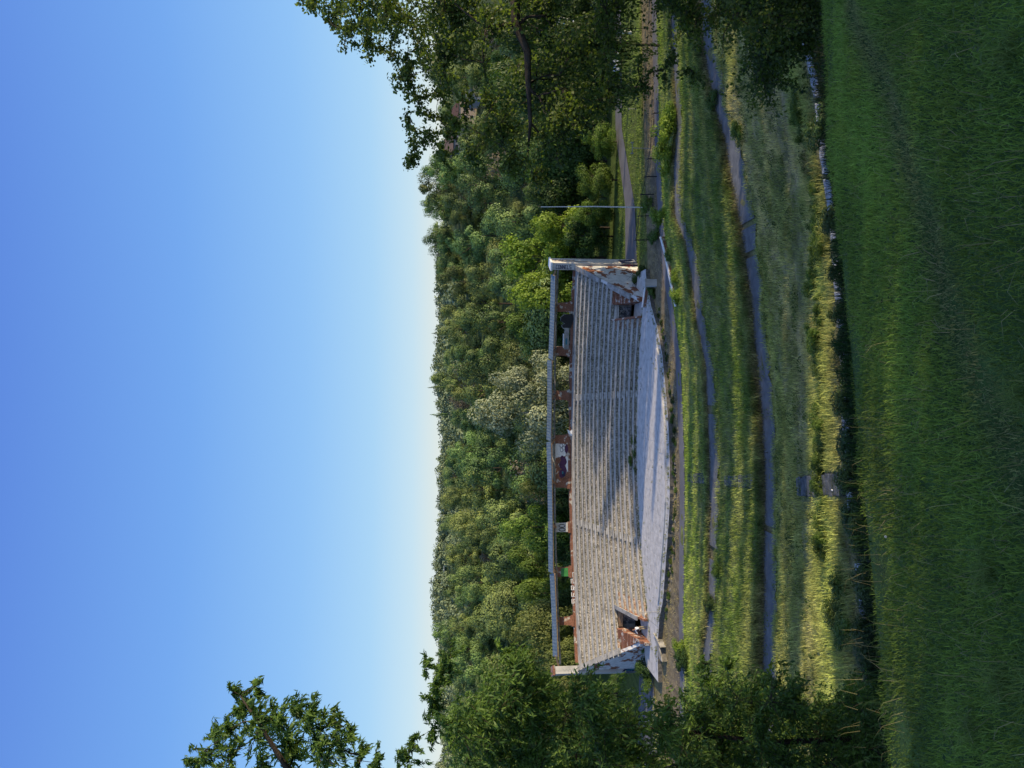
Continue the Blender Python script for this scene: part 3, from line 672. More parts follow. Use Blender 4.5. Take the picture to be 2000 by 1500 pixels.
# white twisted board on top walkway
xx=xat(655); mb=MB(); yy=ct(xx)+.5; mb.add([(xx-.5,yy,ZT+.03),(xx+.1,yy-.1,ZT+.03),(xx+.5,yy,ZT+.75),(xx-.1,yy+.1,ZT+.55)],[(0,1,2,3)]); mb.add([(xx-.2,yy-.2,ZT+.03),(xx+.5,yy-.2,ZT+.05),(xx+.1,yy,ZT+.5)],[(0,1,2)])
o=mb.build('bent_board',MT['white'],origin=(xx,yy,ZT)); tag(o,'bent white sheet lying on the top walkway beside the mural wall','board')
# diagonal end struts from roof to towers
for (pt,u) in ((WL0,228),(WR0,958)):
    xr_=roofx(u); s=1 if pt is WR0 else -1
    mb=MB(); a=(pt[0]+s*.2,pt[1]+.4,8.55); b=(xr_,ct(xr_)-.4,9.05); mb.hexa([(a[0],a[1]-.1,a[2]-.12),(b[0],b[1]-.1,b[2]-.12),(b[0],b[1]+.1,b[2]-.12),(a[0],a[1]+.1,a[2]-.12)] if a[0]<b[0] else [(b[0],b[1]-.1,b[2]-.12),(a[0],a[1]-.1,a[2]-.12),(a[0],a[1]+.1,a[2]-.12),(b[0],b[1]+.1,b[2]-.12)],[(a[0],a[1]-.1,a[2]+.12),(b[0],b[1]-.1,b[2]+.12),(b[0],b[1]+.1,b[2]+.12),(a[0],a[1]+.1,a[2]+.12)] if a[0]<b[0] else [(b[0],b[1]-.1,b[2]+.12),(a[0],a[1]-.1,a[2]+.12),(a[0],a[1]+.1,a[2]+.12),(b[0],b[1]+.1,b[2]+.12)])
    mb.build('end_strut',MT['wood'],gs)
# ------------------------------------------------------------------ tree makers
def unit(n):
    v=rng.normal(size=(n,3)); return v/np.linalg.norm(v,axis=1)[:,None]
def leaves(P, N, size, asp=.5, cvb=None, T=None):
    """diamond leaves at P with normals N"""
    n=len(P); r=unit(n)
    if T is None:
        T=np.cross(N,r); 
    T=T/(np.linalg.norm(T,axis=1)[:,None]+1e-9); B=np.cross(N,T); B/= (np.linalg.norm(B,axis=1)[:,None]+1e-9)
    s=(size*rng.uniform(.6,1.35,n))[:,None]
    V=np.empty((n,4,3)); V[:,0]=P-T*s*.5; V[:,1]=P+B*s*asp*.5+N*s*.06; V[:,2]=P+T*s*.5; V[:,3]=P-B*s*asp*.5+N*s*.06
    F_=np.arange(n*4).reshape(n,4)
    cv=rng.uniform(0,1,n) if cvb is None else cvb+rng.uniform(-.3,.3,n)
    return V.reshape(-1,3),F_,np.repeat(cv,4)
def crown_mesh(name, mat, nb=16,nrm=(.8,.7), nl=4000, leaf=.085, hgt=1.1, rad=1.0, br=(.28,.45), droop=0, seed=0, open_=0.25, cvb=.4, squash=.85):
    r_=np.random.default_rng(seed); C=[]
    for i in range(nb):
        d=r_.normal(size=3); d/=np.linalg.norm(d); rr=r_.uniform(.35,.78)
        z=d[2]*rr*hgt; tap=1-.35*max(0,z/hgt)
        C.append((d[0]*rr*rad*tap,d[1]*rr*rad*tap,z,r_.uniform(*br)))
    C=np.array(C); k=r_.integers(0,nb,nl); D=unit(nl); 
    rr=C[k,3]*(1-open_*r_.uniform(0,1,nl)**1.5)*(1+.25*np.sin(D[:,0]*5+k)*np.cos(D[:,1]*6+k*2))
    P=C[k,:3]+D*rr[:,None]*np.array([1,1,squash])
    if droop: P[:,2]-=droop*np.hypot(P[:,0],P[:,1])**2
    CN=P/(np.linalg.norm(P,axis=1)[:,None]+1e-6)
    N=D*nrm[0]+CN*nrm[0]*.5+unit(nl)*nrm[1]+np.array([0,0,.2]); N/=np.linalg.norm(N,axis=1)[:,None]
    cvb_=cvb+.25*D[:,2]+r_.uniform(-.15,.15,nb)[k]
    V,F_,cv=leaves(P,N,leaf,.62,cvb_)
    V[:,2]+=hgt*.95
    return mesh_np(name,V,[F_],mat,cv=cv)
def trunk_mesh(name, mat, h=.9, r=.045, limbs=5, seed=0):
    r_=random.Random(seed); mb=MB(); mb.tube([(0,0,-.25),(0,0,0),(.02,.01,h*.5),(-.02,.03,h),(.0,.0,h*1.6)],[r*1.3,r,r*.8,r*.55,r*.15],7)
    for i in range(limbs):
        a=r_.uniform(0,6.28); z=h*r_.uniform(.45,1.1); l=r_.uniform(.4,.7)
        mb.tube([(0,0,z),(math.cos(a)*l*.45,math.sin(a)*l*.45,z+l*.4),(math.cos(a)*l,math.sin(a)*l,z+l*.85)],[r*.45,r*.3,r*.1],5)
    me=bpy.data.meshes.new(name); me.from_pydata(mb.v,[],mb.f); me.materials.append(mat); me.update(); return me
TRK=[trunk_mesh('trunk',MT['bark'],seed=i) for i in range(3)]
TRKP=trunk_mesh('trunk',MT['bark_pale'],r=.04,seed=9)
def tree(name, loc, rad, hgt, crown, trunk, label, cat='tree', group=None, lift=.25, sunk=.4):
    """crown mesh unit radius 1, height ~2; hgt total"""
    rt=empty(name,(loc[0],loc[1],loc[2]-sunk),label,cat,group,random.uniform(0,6.28))
    c=bpy.data.objects.new('crown',crown); COL.objects.link(c); c.parent=rt
    cz=hgt*(1-lift)/2.1; c.scale=(rad,rad*random.uniform(.9,1.1),cz); c.location=(0,0,hgt*lift)
    t=bpy.data.objects.new('trunk',trunk); COL.objects.link(t); t.parent=rt; t.scale=(rad*.9,rad*.9,hgt*.55)
    return rt
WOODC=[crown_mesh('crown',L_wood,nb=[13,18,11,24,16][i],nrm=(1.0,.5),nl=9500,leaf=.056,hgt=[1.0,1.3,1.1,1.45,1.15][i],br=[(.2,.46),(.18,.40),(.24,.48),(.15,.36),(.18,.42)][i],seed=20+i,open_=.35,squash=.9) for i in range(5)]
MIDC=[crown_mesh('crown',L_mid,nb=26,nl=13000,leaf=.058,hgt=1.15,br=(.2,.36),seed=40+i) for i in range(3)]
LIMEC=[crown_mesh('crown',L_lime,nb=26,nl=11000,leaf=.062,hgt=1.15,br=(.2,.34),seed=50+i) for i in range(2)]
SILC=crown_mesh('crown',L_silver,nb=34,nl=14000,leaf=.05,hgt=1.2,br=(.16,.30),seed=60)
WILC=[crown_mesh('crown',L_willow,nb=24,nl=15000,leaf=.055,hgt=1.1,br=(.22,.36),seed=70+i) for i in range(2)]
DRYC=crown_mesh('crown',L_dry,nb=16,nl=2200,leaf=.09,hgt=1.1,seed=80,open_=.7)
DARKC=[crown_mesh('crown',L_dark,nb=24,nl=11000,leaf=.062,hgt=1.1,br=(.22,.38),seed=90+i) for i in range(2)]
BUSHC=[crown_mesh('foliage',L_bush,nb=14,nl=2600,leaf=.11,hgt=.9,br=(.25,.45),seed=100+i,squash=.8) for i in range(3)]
BUSH_LIT=[crown_mesh('foliage',L_lime,nb=14,nl=2600,leaf=.11,hgt=.9,br=(.25,.45),seed=120+i,squash=.8) for i in range(3)]  # lit bush copies: sunlight put into the colour by lime leaves
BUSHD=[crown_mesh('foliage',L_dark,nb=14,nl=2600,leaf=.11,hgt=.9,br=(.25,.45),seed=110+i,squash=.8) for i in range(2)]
# ---- wooded hillside : individual trees
lab={0:'dark green round-topped tree in the wood on the far hillside',1:'olive green broad tree in the wood on the far hillside',2:'bare brownish twiggy tree among the green trees of the hillside'}
cand=[]
y=127.
while y<352:
    step=10.6+(y-128)*.003
    hw=y*.56+14
    x=-hw+random.uniform(0,step)
    while x<hw:
        xx=x+random.uniform(-2,2); yy=y+random.uniform(-2.5,2.5); x+=step*random.uniform(1.0,1.45)
        uu=750+F*xx/yy
        if 1200<uu<1345 and 225<yy<330: continue
        if uu>1440: continue
        cand.append((yy,xx))
    y+=step*1.12
cand.sort(); Vs=[];Fs=[];cvs=[];b=0
for cnt,(yy,xx) in enumerate(cand):
    z=tz1(xx,yy); h=random.uniform(9,16)*(1.0 if yy<320 else .85); r=random.choice([3.8,5.0,6.0,7.0,8.2])*random.uniform(.9,1.1); em=random.random()<.36; h,r=(random.uniform(15,20),random.uniform(5.5,8.5)) if em else (random.uniform(6.5,10),random.uniform(4.5,6.5)); h*=(1.0 if yy<320 else .8); dd=random.random()
    if cnt<290:
        if dd<.05: me_,lb,gr=DRYC,lab[2],'bare twiggy trees on the far hillside'
        else:
            j=random.randrange(5); me_=WOODC[j] if (em or dd<(.3 if yy<170 else .62)) else DARKC[j%2]; kk=0 if j<3 else 1; lb=lab[kk]; gr='trees of the far hillside, '+('round topped' if kk==0 else 'broad')  # many low crowns get dark leaves, putting shade masses into the colour
        tree('hillside_tree',(xx,yy,z),r,h,me_,TRK[cnt%3],lb,group=gr,lift=.10)
    else:
        n=4200; nb=13; cc=unit(nb)*rng.uniform(.15,.66,nb)[:,None]*np.array([r,r,h*.45]); br_=rng.uniform(.2,.46,nb); k=rng.integers(0,nb,n); D=unit(n); D[:,2]=np.abs(D[:,2])*.9-.15
        P=np.array([xx,yy,z+h*.5])+cc[k]+D*r*(br_[k]*(1-.45*rng.uniform(0,1,n)**1.5))[:,None]; N=D+unit(n)*.5+np.array([0,0,.2]); N/=np.linalg.norm(N,axis=1)[:,None]
        tint=rng.uniform(.35,.8) if em else rng.uniform(-.25,.35); V_,F_,c_=leaves(P,N,.46,.65,np.full(n,tint)+.2*D[:,2]); Vs.append(V_);Fs.append(F_+b);cvs.append(c_); b+=len(V_)  # low crowns tinted darker than emergent ones, shade put into the colour
L_wood2=leafmat('upper_wood_leaves',(.032,.072,.034),(.245,.335,.105),0,objvar=False,noise_sc=.04,trans=.2)
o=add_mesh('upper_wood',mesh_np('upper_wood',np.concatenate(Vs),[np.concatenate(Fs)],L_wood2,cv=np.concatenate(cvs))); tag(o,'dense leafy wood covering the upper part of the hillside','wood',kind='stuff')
print('hillside trees',len(cand))
# far ridge wood : reads as one mass
P=[];
nfar=1500
fx=rng.uniform(-620,620,nfar); fyy=rng.uniform(820,905,nfar); fyy[:600]=rng.uniform(400,800,600); fx[:600]=rng.uniform(-.62,.15,600)*fyy[:600]; fz=tz(fx,fyy)+3*np.sin(fx*.02)+2*np.sin(fx*.051+1)
Vs=[];Fs=[];cvs=[];b=0
for i in range(nfar):
    n=190; D=unit(n); D[:,2]=np.abs(D[:,2]); D*=rng.uniform(.45,1,n)[:,None]; r=rng.uniform(5,9); h=rng.uniform(7,15)
    P=np.array([fx[i],fyy[i],fz[i]])+D*np.array([r,r,h]); N=D+unit(n)*.6; N/=np.linalg.norm(N,axis=1)[:,None]
    V_,F_,c_=leaves(P,N,2.4,.7); Vs.append(V_);Fs.append(F_+b);cvs.append(c_); b+=len(V_)
L_far=leafmat('distant_leaves',(.08,.12,.065),(.24,.29,.15),0,objvar=False,noise_sc=.03,trans=.1)  # haze over the far wood is put into these leaf colours
o=add_mesh('distant_wood',mesh_np('distant_wood',np.concatenate(Vs),[np.concatenate(Fs)],L_far,cv=np.concatenate(cvs))); tag(o,'hazy far-off wood along the horizon','wood',kind='stuff')
# poplars on the skyline
for i,(u,vt,vb) in enumerate([(849,835,850),(744,828,850),(690,832,850),(787,838,850)]):
    p=PD(u,vb,345); h=(vb-vt)/F*345+6.5
    rt=tree('skyline_poplar',(p[0],p[1],p[2]-9),.9,h,WOODC[3],TRK[0],['slim dark tree standing up from the skyline above the right of the grandstand','bushiest of the slim poplars on the skyline, above the grandstand middle','thin faint poplar on the skyline left of the bushy one','smallest thin poplar tip on the skyline, right of the bushy one'][i],'poplar',None,lift=.1,sunk=0)
# trees near the grandstand (u, v of crown centre, D, radius, height)
def at_tree(nm,u,vtop,D,rad,crown,trunk,label,zg=None,lift=.15,cat='tree',group=None):
    p=PD(u,vtop,D); zg=tz1(p[0],D) if zg is None else zg; return tree(nm,(p[0],D,zg),rad,max(3,p[2]-zg+.4),crown,trunk,label,cat,group,lift=lift)
at_tree('poplar_tree',695,925,117,6.6,SILC,TRKP,'silvery grey-green tree rising behind the middle of the grandstand roof')
at_tree('poplar_tree',755,965,117,5.2,SILC,TRKP,'smaller silvery tree seen through the pillars right of the mural wall')
at_tree('lime_tree',1000,970,128,5.8,LIMEC[0],TRK[0],'bright lime green tree behind the right end tower')
at_tree('lime_tree',915,975,124,5.6,LIMEC[1],TRK[1],'bright yellow-green tree behind the right end of the roof')
at_tree('lime_tree',1058,1030,122,4.4,LIMEC[0],TRK[1],'bright green tree just left of the tall white pole',lift=.05)
at_tree('broad_tree',855,970,134,4.8,MIDC[0],TRK[2],'mid green tree above the roof between the lime and silver trees')
at_tree('broad_tree',960,1010,133,5.5,MIDC[2],TRK[2],'rounded green tree filling the gap left of the right tower',lift=.05)
at_tree('broad_tree',560,1000,128,3.6,WILC[0],TRK[0],'pale olive tree just left of the silvery tree behind the roof')
at_tree('broad_tree',470,970,130,5.0,MIDC[2],TRK[1],'lit green tree behind the roof left of the mural wall')
at_tree('broad_tree',400,975,142,4.6,MIDC[0],TRK[0],'dark leafy tree behind the left third of the roof')
at_tree('broad_tree',340,992,136,4.0,MIDC[1],TRK[0],'green tree seen behind the roof near the left pillars')
at_tree('willow_tree',268,980,122,5.2,WILC[0],TRK[1],'pale yellow-green willow behind the left end of the roof')
at_tree('willow_tree',205,1000,118,4.0,WILC[1],TRK[1],'soft pale willow behind the left tower')
at_tree('willow_tree',140,1040,112,3.4,WILC[0],TRK[1],'low pale willow left of the left tower')
for i,(u,vt,D,r) in enumerate([(420,1050,126,3.5),(330,1060,124,3.5),(520,1050,128,3.5),(620,1080,126,3.2),(820,1070,126,3.2)]):
    at_tree('dark_tree',u,vt,D,r,DARKC[i%2],TRK[0],['dark tree seen through the opening left of the green-painted pillar','dark tree seen through the leftmost wide opening','dark tree seen through the opening beside the mural wall','dark low tree behind the mural wall','dark tree seen through the second opening from the right'][i],lift=.0)
# dark trees right of the stand
rt=[(1040,1085,118,4.0,'dark bushy tree right beside the tall white pole'),(1120,1010,128,5.5,'dark tree beyond the road, right of the white pole'),(1190,1000,126,5.5,'dark tree with deep shade under it beyond the road'),(1260,1010,124,5.5,'dense dark tree beyond the road below the house'),(1330,1030,122,5.0,'dark tree behind the parked white car'),(1410,1040,124,5.5,'dark tree behind the lookout cabin'),(1490,1030,120,5.5,'dark tree at the right edge beyond the car'),(1150,1120,112,3.2,'low spreading dark tree at the edge of the road'),(1225,1135,113,3.0,'low green tree overhanging the road below the house'),(1085,1110,116,3.0,'small dark tree between pole and road')]
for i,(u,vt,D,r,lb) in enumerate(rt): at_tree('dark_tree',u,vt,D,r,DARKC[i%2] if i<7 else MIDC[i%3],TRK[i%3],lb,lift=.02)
at_tree('round_tree',1235,905,205,6.0,WILC[1],TRK[0],'pale yellow-green round tree below the houses on the hill')
at_tree('dry_tree',1180,935,190,5.0,DRYC,TRK[0],'greyish twiggy tree left of the pale round tree')
at_tree('dry_tree',955,945,190,5.0,DRYC,TRK[0],'greyish bare-topped tree above the lime trees')
# left side trees beyond the left tower
for i,(u,vt,D,r) in enumerate([(60,1110,110,4.0),(100,1130,104,2.6),(20,1060,118,5.0)]):
    at_tree('broad_tree',u,vt,D,r,[MIDC[0],LIMEC[0],MIDC[1]][i],TRK[i],['green tree behind the left road','small bright tree left of the left tower','tall green tree at the left edge behind the road'][i],lift=.02)
# ------------------------------------------------------------------ tall trees added on the right, mostly out of view, spaced to shade the slope
SH=[(-27,14,9,5),(-19,16,9,5.2),(-12,18,8.3,5),(-5,20,8.3,5),(3,22,8.8,5.3),(9,23,9.2,4.8),(14,24,10,4.7),(19,26,10,4.2),(22.2,30,11,2.7),
 (30.8,30,13,2.9),(36.2,32,14,3.0),(33.6,46,15.5,3.2),(41.2,50,17,2.8),(38.8,40,16,2.6),(43.6,34,14,2.5),(50.2,36,14.5,2.5),(54.2,44,16.5,2.8),(58.5,38,15,3.0),(62,46,17,2.8),(67.5,44,16.5,2.9),
 (77.5,44,16,3.0),(82.5,46,18,2.4),(88,36,20.5,3.6),(94,34,21.5,3.8),(100,36,22,4.2),(107,38,22,5),(91,46,22,4),(98,48,24,4.5),(6,44,13,6)]
for k,(yp,x,h,r) in enumerate(SH):
    y=yp-.22*x; z=tz1(x,y); tree('shade_tree',(x,y,z),r,h,DARKC[k%2],TRK[k%3],'tall dark tree added beyond the right side to shade the slope',group='tall trees added beyond the right side to shade the slope',lift=.04)
# ------------------------------------------------------------------ near foliage
def near_tree(name, label, blobs, root, mat, lsize, asp, nl_per, trunkpath, trunkr, twig=True, droop=.35, pinnate=False, bark=MT['bark'], cat='tree'):
    """blobs: (center(3), radius, density)"""
    rt=empty(name,root,label,cat)
    mb=MB(); mb.tube(trunkpath,trunkr,8); 
    tp=[Vector(p) for p in trunkpath]
    Vs=[];Fs=[];cvs=[];b=0
    tw=MB()
    nodes=[(p,trunkr[i]) for i,p in enumerate(tp)]
    blobs=[(Vector([float(q) for q in c]),r,dn) for c,r,dn in blobs]
    blobs.sort(key=lambda B_: min((B_[0]-p).length for p in tp))
    for bi,(c,r,dn) in enumerate(blobs):
        # branch from nearest trunk point
        s,rs=min(nodes,key=lambda q:(q[0]-c).length); L0=(c-s).length; mid=(s+c)/2+Vector((random.uniform(-.12,.12)*L0,random.uniform(-.12,.12)*L0,random.uniform(-.05,.15)*L0))
        rb=min(rs*.75,.035); nodes.append((c,max(rb*.7,.007)))
        mb.tube([s,s.lerp(mid,.55)+Vector((random.uniform(-.04,.04),0,random.uniform(-.04,.04)))*L0,mid,c],[rb,rb*.9,rb*.8,max(rb*.6,.005)],5)
        nt_=max(3,int(14*dn))
        for q in range(nt_):
            d=Vector(unit(1)[0]); d.z=d.z*.7-droop*random.random(); d.normalize(); l=r*random.uniform(.7,1.15)
            st_=c+d*r*.05; p=[st_, st_+d*l*.5+Vector((0,0,.06*l)), st_+d*l+Vector((0,0,-droop*.35*l))]
            mb.tube(p,[.009,.006,.003],3,cap=False)
            m=int(nl_per/nt_*dn)
            t=rng.uniform(.12,1.05,m); P=np.array([np.array(p[0])*(1-x)**2+2*np.array(p[1])*x*(1-x)+np.array(p[2])*x*x for x in t])
            if pinnate:
                # leaflets arranged along side shoots
                sh_=unit(m)*rng.uniform(.02,.16,m)[:,None]*min(1,r*1.5)
            else: sh_=unit(m)*rng.uniform(.01,.15,m)[:,None]*min(1.4,.55+r*1.3)
            P=P+sh_
            N=unit(m)+np.array([0,0,.6]); N/=np.linalg.norm(N,axis=1)[:,None]
            T=None
            if pinnate:
                T=np.array(d)*.6+unit(m)*.6+np.array([0,0,-.45]); T=T-N*np.sum(T*N,1)[:,None]
            V_,F_,c_=leaves(P,N,lsize,asp,T=T,cvb=np.full(m,.45+random.uniform(-.2,.2))); Vs.append(V_);Fs.append(F_+b);cvs.append(c_); b+=len(V_)
    mb.build('trunk',bark,rt,smooth=True); 
    V=np.concatenate(Vs)-np.array([float(q) for q in root]); o=add_mesh('leaves',mesh_np('leaves',V,[np.concatenate(Fs)],mat,cv=np.concatenate(cvs)),rt)
    return rt
def fill(poly_u, n, D, r, dn, jit=1.5):
    """random blobs inside a list of (u0,u1,v0,v1) rectangles"""
    out=[]
    for (u0,u1,v0,v1,cnt_) in poly_u:
        for _ in range(cnt_):
            out.append((PD(random.uniform(u0,u1),random.uniform(v0,v1),D+random.uniform(-jit,jit)),r*random.uniform(.7,1.3),dn*random.uniform(.7,1.2)))
    return out
# right hand tree
bl=fill([(1440,1600,640,800,9),(1400,1600,760,900,11),(1350,1600,850,1000,13),(1300,1600,960,1080,11),(1200,1330,960,1100,6),(1300,1600,1050,1200,12),(1370,1600,1180,1330,13),(1430,1600,1300,1480,14),(1440,1600,1450,1560,12)],0,13.5,.58,.62)
bl+= [(PD(u,v,13.2+random.uniform(-.6,.6)),r,dn) for u,v,r,dn in [(1490,605,.28,.3),(1465,640,.3,.35),(1440,680,.35,.4),(1420,720,.35,.4),(1395,760,.3,.35),(1375,795,.25,.3),(1350,790,.2,.3),(1330,800,.25,.3),(1300,815,.28,.3),(1255,800,.22,.25),(1215,812,.25,.3),(1235,835,.28,.3),(1190,800,.18,.25),(1195,860,.3,.35),(1185,920,.32,.4),(1165,980,.34,.35),(1160,1040,.3,.35),(1270,850,.3,.35),(1320,860,.35,.45),(1200,1000,.4,.45),(1230,1060,.42,.45),(1290,1130,.4,.4),(1330,1190,.38,.4),(1345,1250,.33,.35),(1365,1300,.33,.35),(1365,1350,.3,.3),(1235,945,.35,.3),(1285,908,.28,.3),(1262,890,.2,.2),(1290,960,.35,.5),(1245,875,.2,.25)]]
tpR=[PD(1950,2100,12.5),PD(1900,1700,12.5),PD(1800,1300,12.4),PD(1640,1100,12.3),PD(1520,1005,12.2),PD(1450,1008,12.2),PD(1400,1030,12.2),PD(1330,1032,12.3),PD(1260,1036,12.5),PD(1190,1030,12.8)]
near_tree('roadside_tree','big dark tree reaching in from the right with drooping leafy twigs against the sky',bl,tuple(PD(1950,2100,13.5)),L_near,.062,.74,950,tpR,[.25,.2,.16,.11,.085,.075,.06,.045,.03,.012])
# lower right thicket
bl=fill([(1390,1600,1480,1590,18),(1340,1420,1450,1530,5),(1480,1600,1400,1560,8)],0,15,.68,.8,2)
near_tree('thicket','dark leafy thicket at the right edge above the lawn crest',bl,tuple(PD(1560,1720,15)),L_near,.075,.7,760,[PD(1560,1720,15),PD(1540,1560,15),PD(1500,1450,15)],[.09,.06,.02],cat='thicket')
# left ash tree : branch in the sky and the big mass
bl=[(PD(u,v,12.5+random.uniform(-.7,.7)),r,dn) for u,v,r,dn in [(10,385,.30,.7),(35,400,.25,.5),(60,420,.3,.7),(20,450,.35,.8),(75,450,.25,.6),(110,470,.3,.7),(140,480,.28,.7),(160,500,.2,.4),(150,455,.2,.4),(95,500,.3,.8),(60,500,.4,.9),(15,510,.4,.9),(95,545,.35,.9),(110,575,.3,.8),(60,560,.4,1),(20,570,.4,1),(105,610,.3,.8),(70,620,.35,1),(20,630,.4,1),(100,650,.22,.5),(40,665,.3,.8),(70,685,.2,.5),(25,705,.25,.6),(10,735,.25,.5)]]
near_tree('ash_tree','upper branch of a narrow-leaved ash tree against the blue sky at the left edge',bl,tuple(PD(-250,1750,12.5)),L_ash,.13,.24,420,[PD(-250,1750,12.5),PD(-260,1200,12.5),PD(-200,900,12.5),PD(-90,700,12.5),PD(0,560,12.5),PD(80,510,12.5),PD(140,470,12.5)],[.2,.16,.12,.08,.05,.03,.01],pinnate=True)
bl=fill([(0,120,870,960,9),(0,160,940,1060,18),(60,200,950,1040,13),(-60,140,1040,1180,24),(140,200,1000,1060,4),(-60,95,1160,1290,12),(-60,80,1280,1380,10)],0,17,.62,.95,1.8)
bl+=[(PD(u,v,16.5),r,dn) for u,v,r,dn in [(200,830,.3,.4),(190,860,.35,.5),(165,850,.3,.5),(140,850,.4,.6),(215,880,.35,.5),(120,845,.3,.5),(50,800,.3,.4),(30,780,.3,.4),(10,800,.35,.5),(80,850,.4,.5),(225,985,.3,.5),(150,1120,.3,.4)]]
near_tree('ash_tree','large narrow-leaved ash tree hiding the ground left of the left tower',bl,tuple(PD(60,1700,17)),L_ash,.145,.26,540,[PD(60,1750,18),PD(50,1500,18),PD(75,1300,18),PD(80,1150,18),PD(110,1050,18),PD(130,950,18)],[.07,.06,.05,.04,.03,.012],pinnate=True)
bl=fill([(-40,120,1300,1400,18),(-10,140,1380,1480,20),(-40,140,1460,1600,30),(-40,150,1580,1730,34),(130,170,1370,1420,3)],0,19,.7,1.0,2.5)
bl+=[(PD(u,v,18),r,dn) for u,v,r,dn in [(205,1370,.2,.3),(195,1420,.3,.4),(180,1500,.4,.6)]]
near_tree('young_ash','dark shrubby ash in the lower left with some yellowish leaves',bl,tuple(PD(70,1740,19)),L_ash,.125,.36,560,[PD(40,1740,20),PD(45,1600,20),PD(70,1450,20),PD(100,1350,20)],[.045,.035,.02,.01],pinnate=True)
# ------------------------------------------------------------------ bushes
def bush(name,u,v,z,rad,h,mesh,label,cat='bush',group=None,D=None):
    p=PZ(u,v,z) if name=='ivy' else G(u,v)
    rt=empty(name,(p[0],p[1],p[2]-.12),label,cat,group,random.uniform(0,6.28))
    c=bpy.data.objects.new('foliage',mesh); COL.objects.link(c); c.parent=rt; c.scale=(rad,rad,h/1.8); return rt
BL=[(1205,1316,-.3,1.6,2.2,0,'bright yellow-green bush beside the fence'),(1245,1318,-.3,1.5,2.4,1,'sunlit green bush next to the bright one by the fence'),(1275,1322,-.3,1.3,1.8,2,'right-hand lit bush of the fence row'),(1170,1310,-.3,1.0,1.4,1,'small lit bush at the left of the fence bushes'),(1075,1300,-.3,1.4,2.0,0,'rounded green bush near the foot of the white pole'),(1100,1275,-.7,1.2,1.6,1,'green bush at the foot of the tall white pole'),(1040,1285,-.5,1.3,1.4,2,'low bush left of the white pole'),(955,1258,-.7,1.1,1.9,0,'shrub against the right wing wall'),(935,1278,-.4,1.1,1.0,1,'low shrub in front of the short wall'),(972,1262,-.9,1.0,1.6,1,'shrub at the foot of the right tower'),(920,1330,.3,1.1,1.3,0,'sunlit shrub at the end of the low white kerb'),(960,1322,.2,.9,1.0,2,'small sunlit shrub beside the low white kerb'),(1000,1312,.2,.9,.9,1,'tiny shrub at the middle of the low white kerb'),(196,1272,-.6,1.5,2.4,0,'leafy shrub at the foot of the left wing wall'),(230,1268,-.2,.8,1.3,2,'shrub climbing the end of the left wing wall'),(165,1275,-.8,1.3,1.6,1,'green shrub at the foot of the left tower'),(232,1336,-.1,1.3,1.4,0,'bright bush at the left end of the lower path'),(205,1345,.2,1.6,1.8,1,'green bush at the left below the stage'),(385,1408,2.3,.75,1.0,0,'leafy weed clump standing on the middle path'),(325,1392,2.5,1.1,.9,1,'dark clump covering the middle path'),(1240,1450,4.5,.9,1.0,2,'small reddish-green bush growing over the upper path'),(1300,1400,6.6,.8,.9,0,'small bush at the far end of the upper path'),(1020,1615,10.2,.5,.7,0,'leafy clump beside the concrete strip'),(1380,1540,9.8,1.2,1.3,1,'pale leafy bush at the right of the weedy bank'),(360,1650,10.4,.7,.6,2,'leafy bramble clump left of the steps'),(300,1640,10.2,.8,.7,0,'bramble mound on the left of the bank'),(260,1660,10.5,.8,.6,1,'low bramble near the slab on the left')]
for i,(u,v,z,r,h,m,lb) in enumerate(BL): bush('bush',u,v,z,r,h,BUSH_LIT[m] if i in (0,1,2,3,4,10,11,16) else (BUSHC if i not in (7,9,13,14,17,19) else [BUSHD[0],BUSHD[1],BUSHC[2]])[m],lb)  # listed bushes take the lit copies, their sunlight is in the leaf colour
# climbing greenery on seating rows
for i,(u,v,z,r,h) in enumerate([(615,1240,.1,.9,.6),(600,1235,.45,.8,.7),(640,1238,.2,.8,.5),(585,1240,.1,.8,.5)]):
    bush('ivy',u,v,z,r,h,BUSHC[i%3],'green creeper growing on the lowest seating rows near the middle','plant','creepers on the lowest seating rows')
# low shrubs in the ditch below the lawn crest and around the slab
for i in range(26):
    u=-40+i*62+random.uniform(-20,20)
    if u>1030 and i%3: continue
    v=np.interp(u,[p[0] for p in slabN],[p[1] for p in slabN])
    bush('ditch_weed',u,v+10+random.uniform(-4,8),10.6,random.uniform(.5,1.0),random.uniform(.5,.9),BUSHD[i%2],'dark weed clump in the ditch below the lawn crest','weed','dark weed clumps in the ditch')
# weedy sunlit bank
for i in range(60):
    u=420+i*15.5+random.uniform(-10,10); v=np.interp(u,[p[0] for p in weed],[p[1] for p in weed])+random.uniform(-8,10)
    bush('bank_weed',u,v,10.05,random.uniform(.25,.55),random.uniform(.35,.8),BUSHC[i%3],'small leafy weed on the sunlit bank between the steps and the right edge','weed','leafy weeds on the bank')
# rubble and weeds under the stage edge
for i in range(44):
    u=300+i*15+random.uniform(-6,6); v=np.interp(u,[p[0] for p in edge],[p[1] for p in edge])+random.uniform(3,9)
    bush('edge_weed',u,v,-.45,random.uniform(.3,.55),random.uniform(.3,.6),(BUSHC+BUSHD)[i%5],'weed growing from the foot of the stage edge','weed','weeds along the foot of the stage edge')
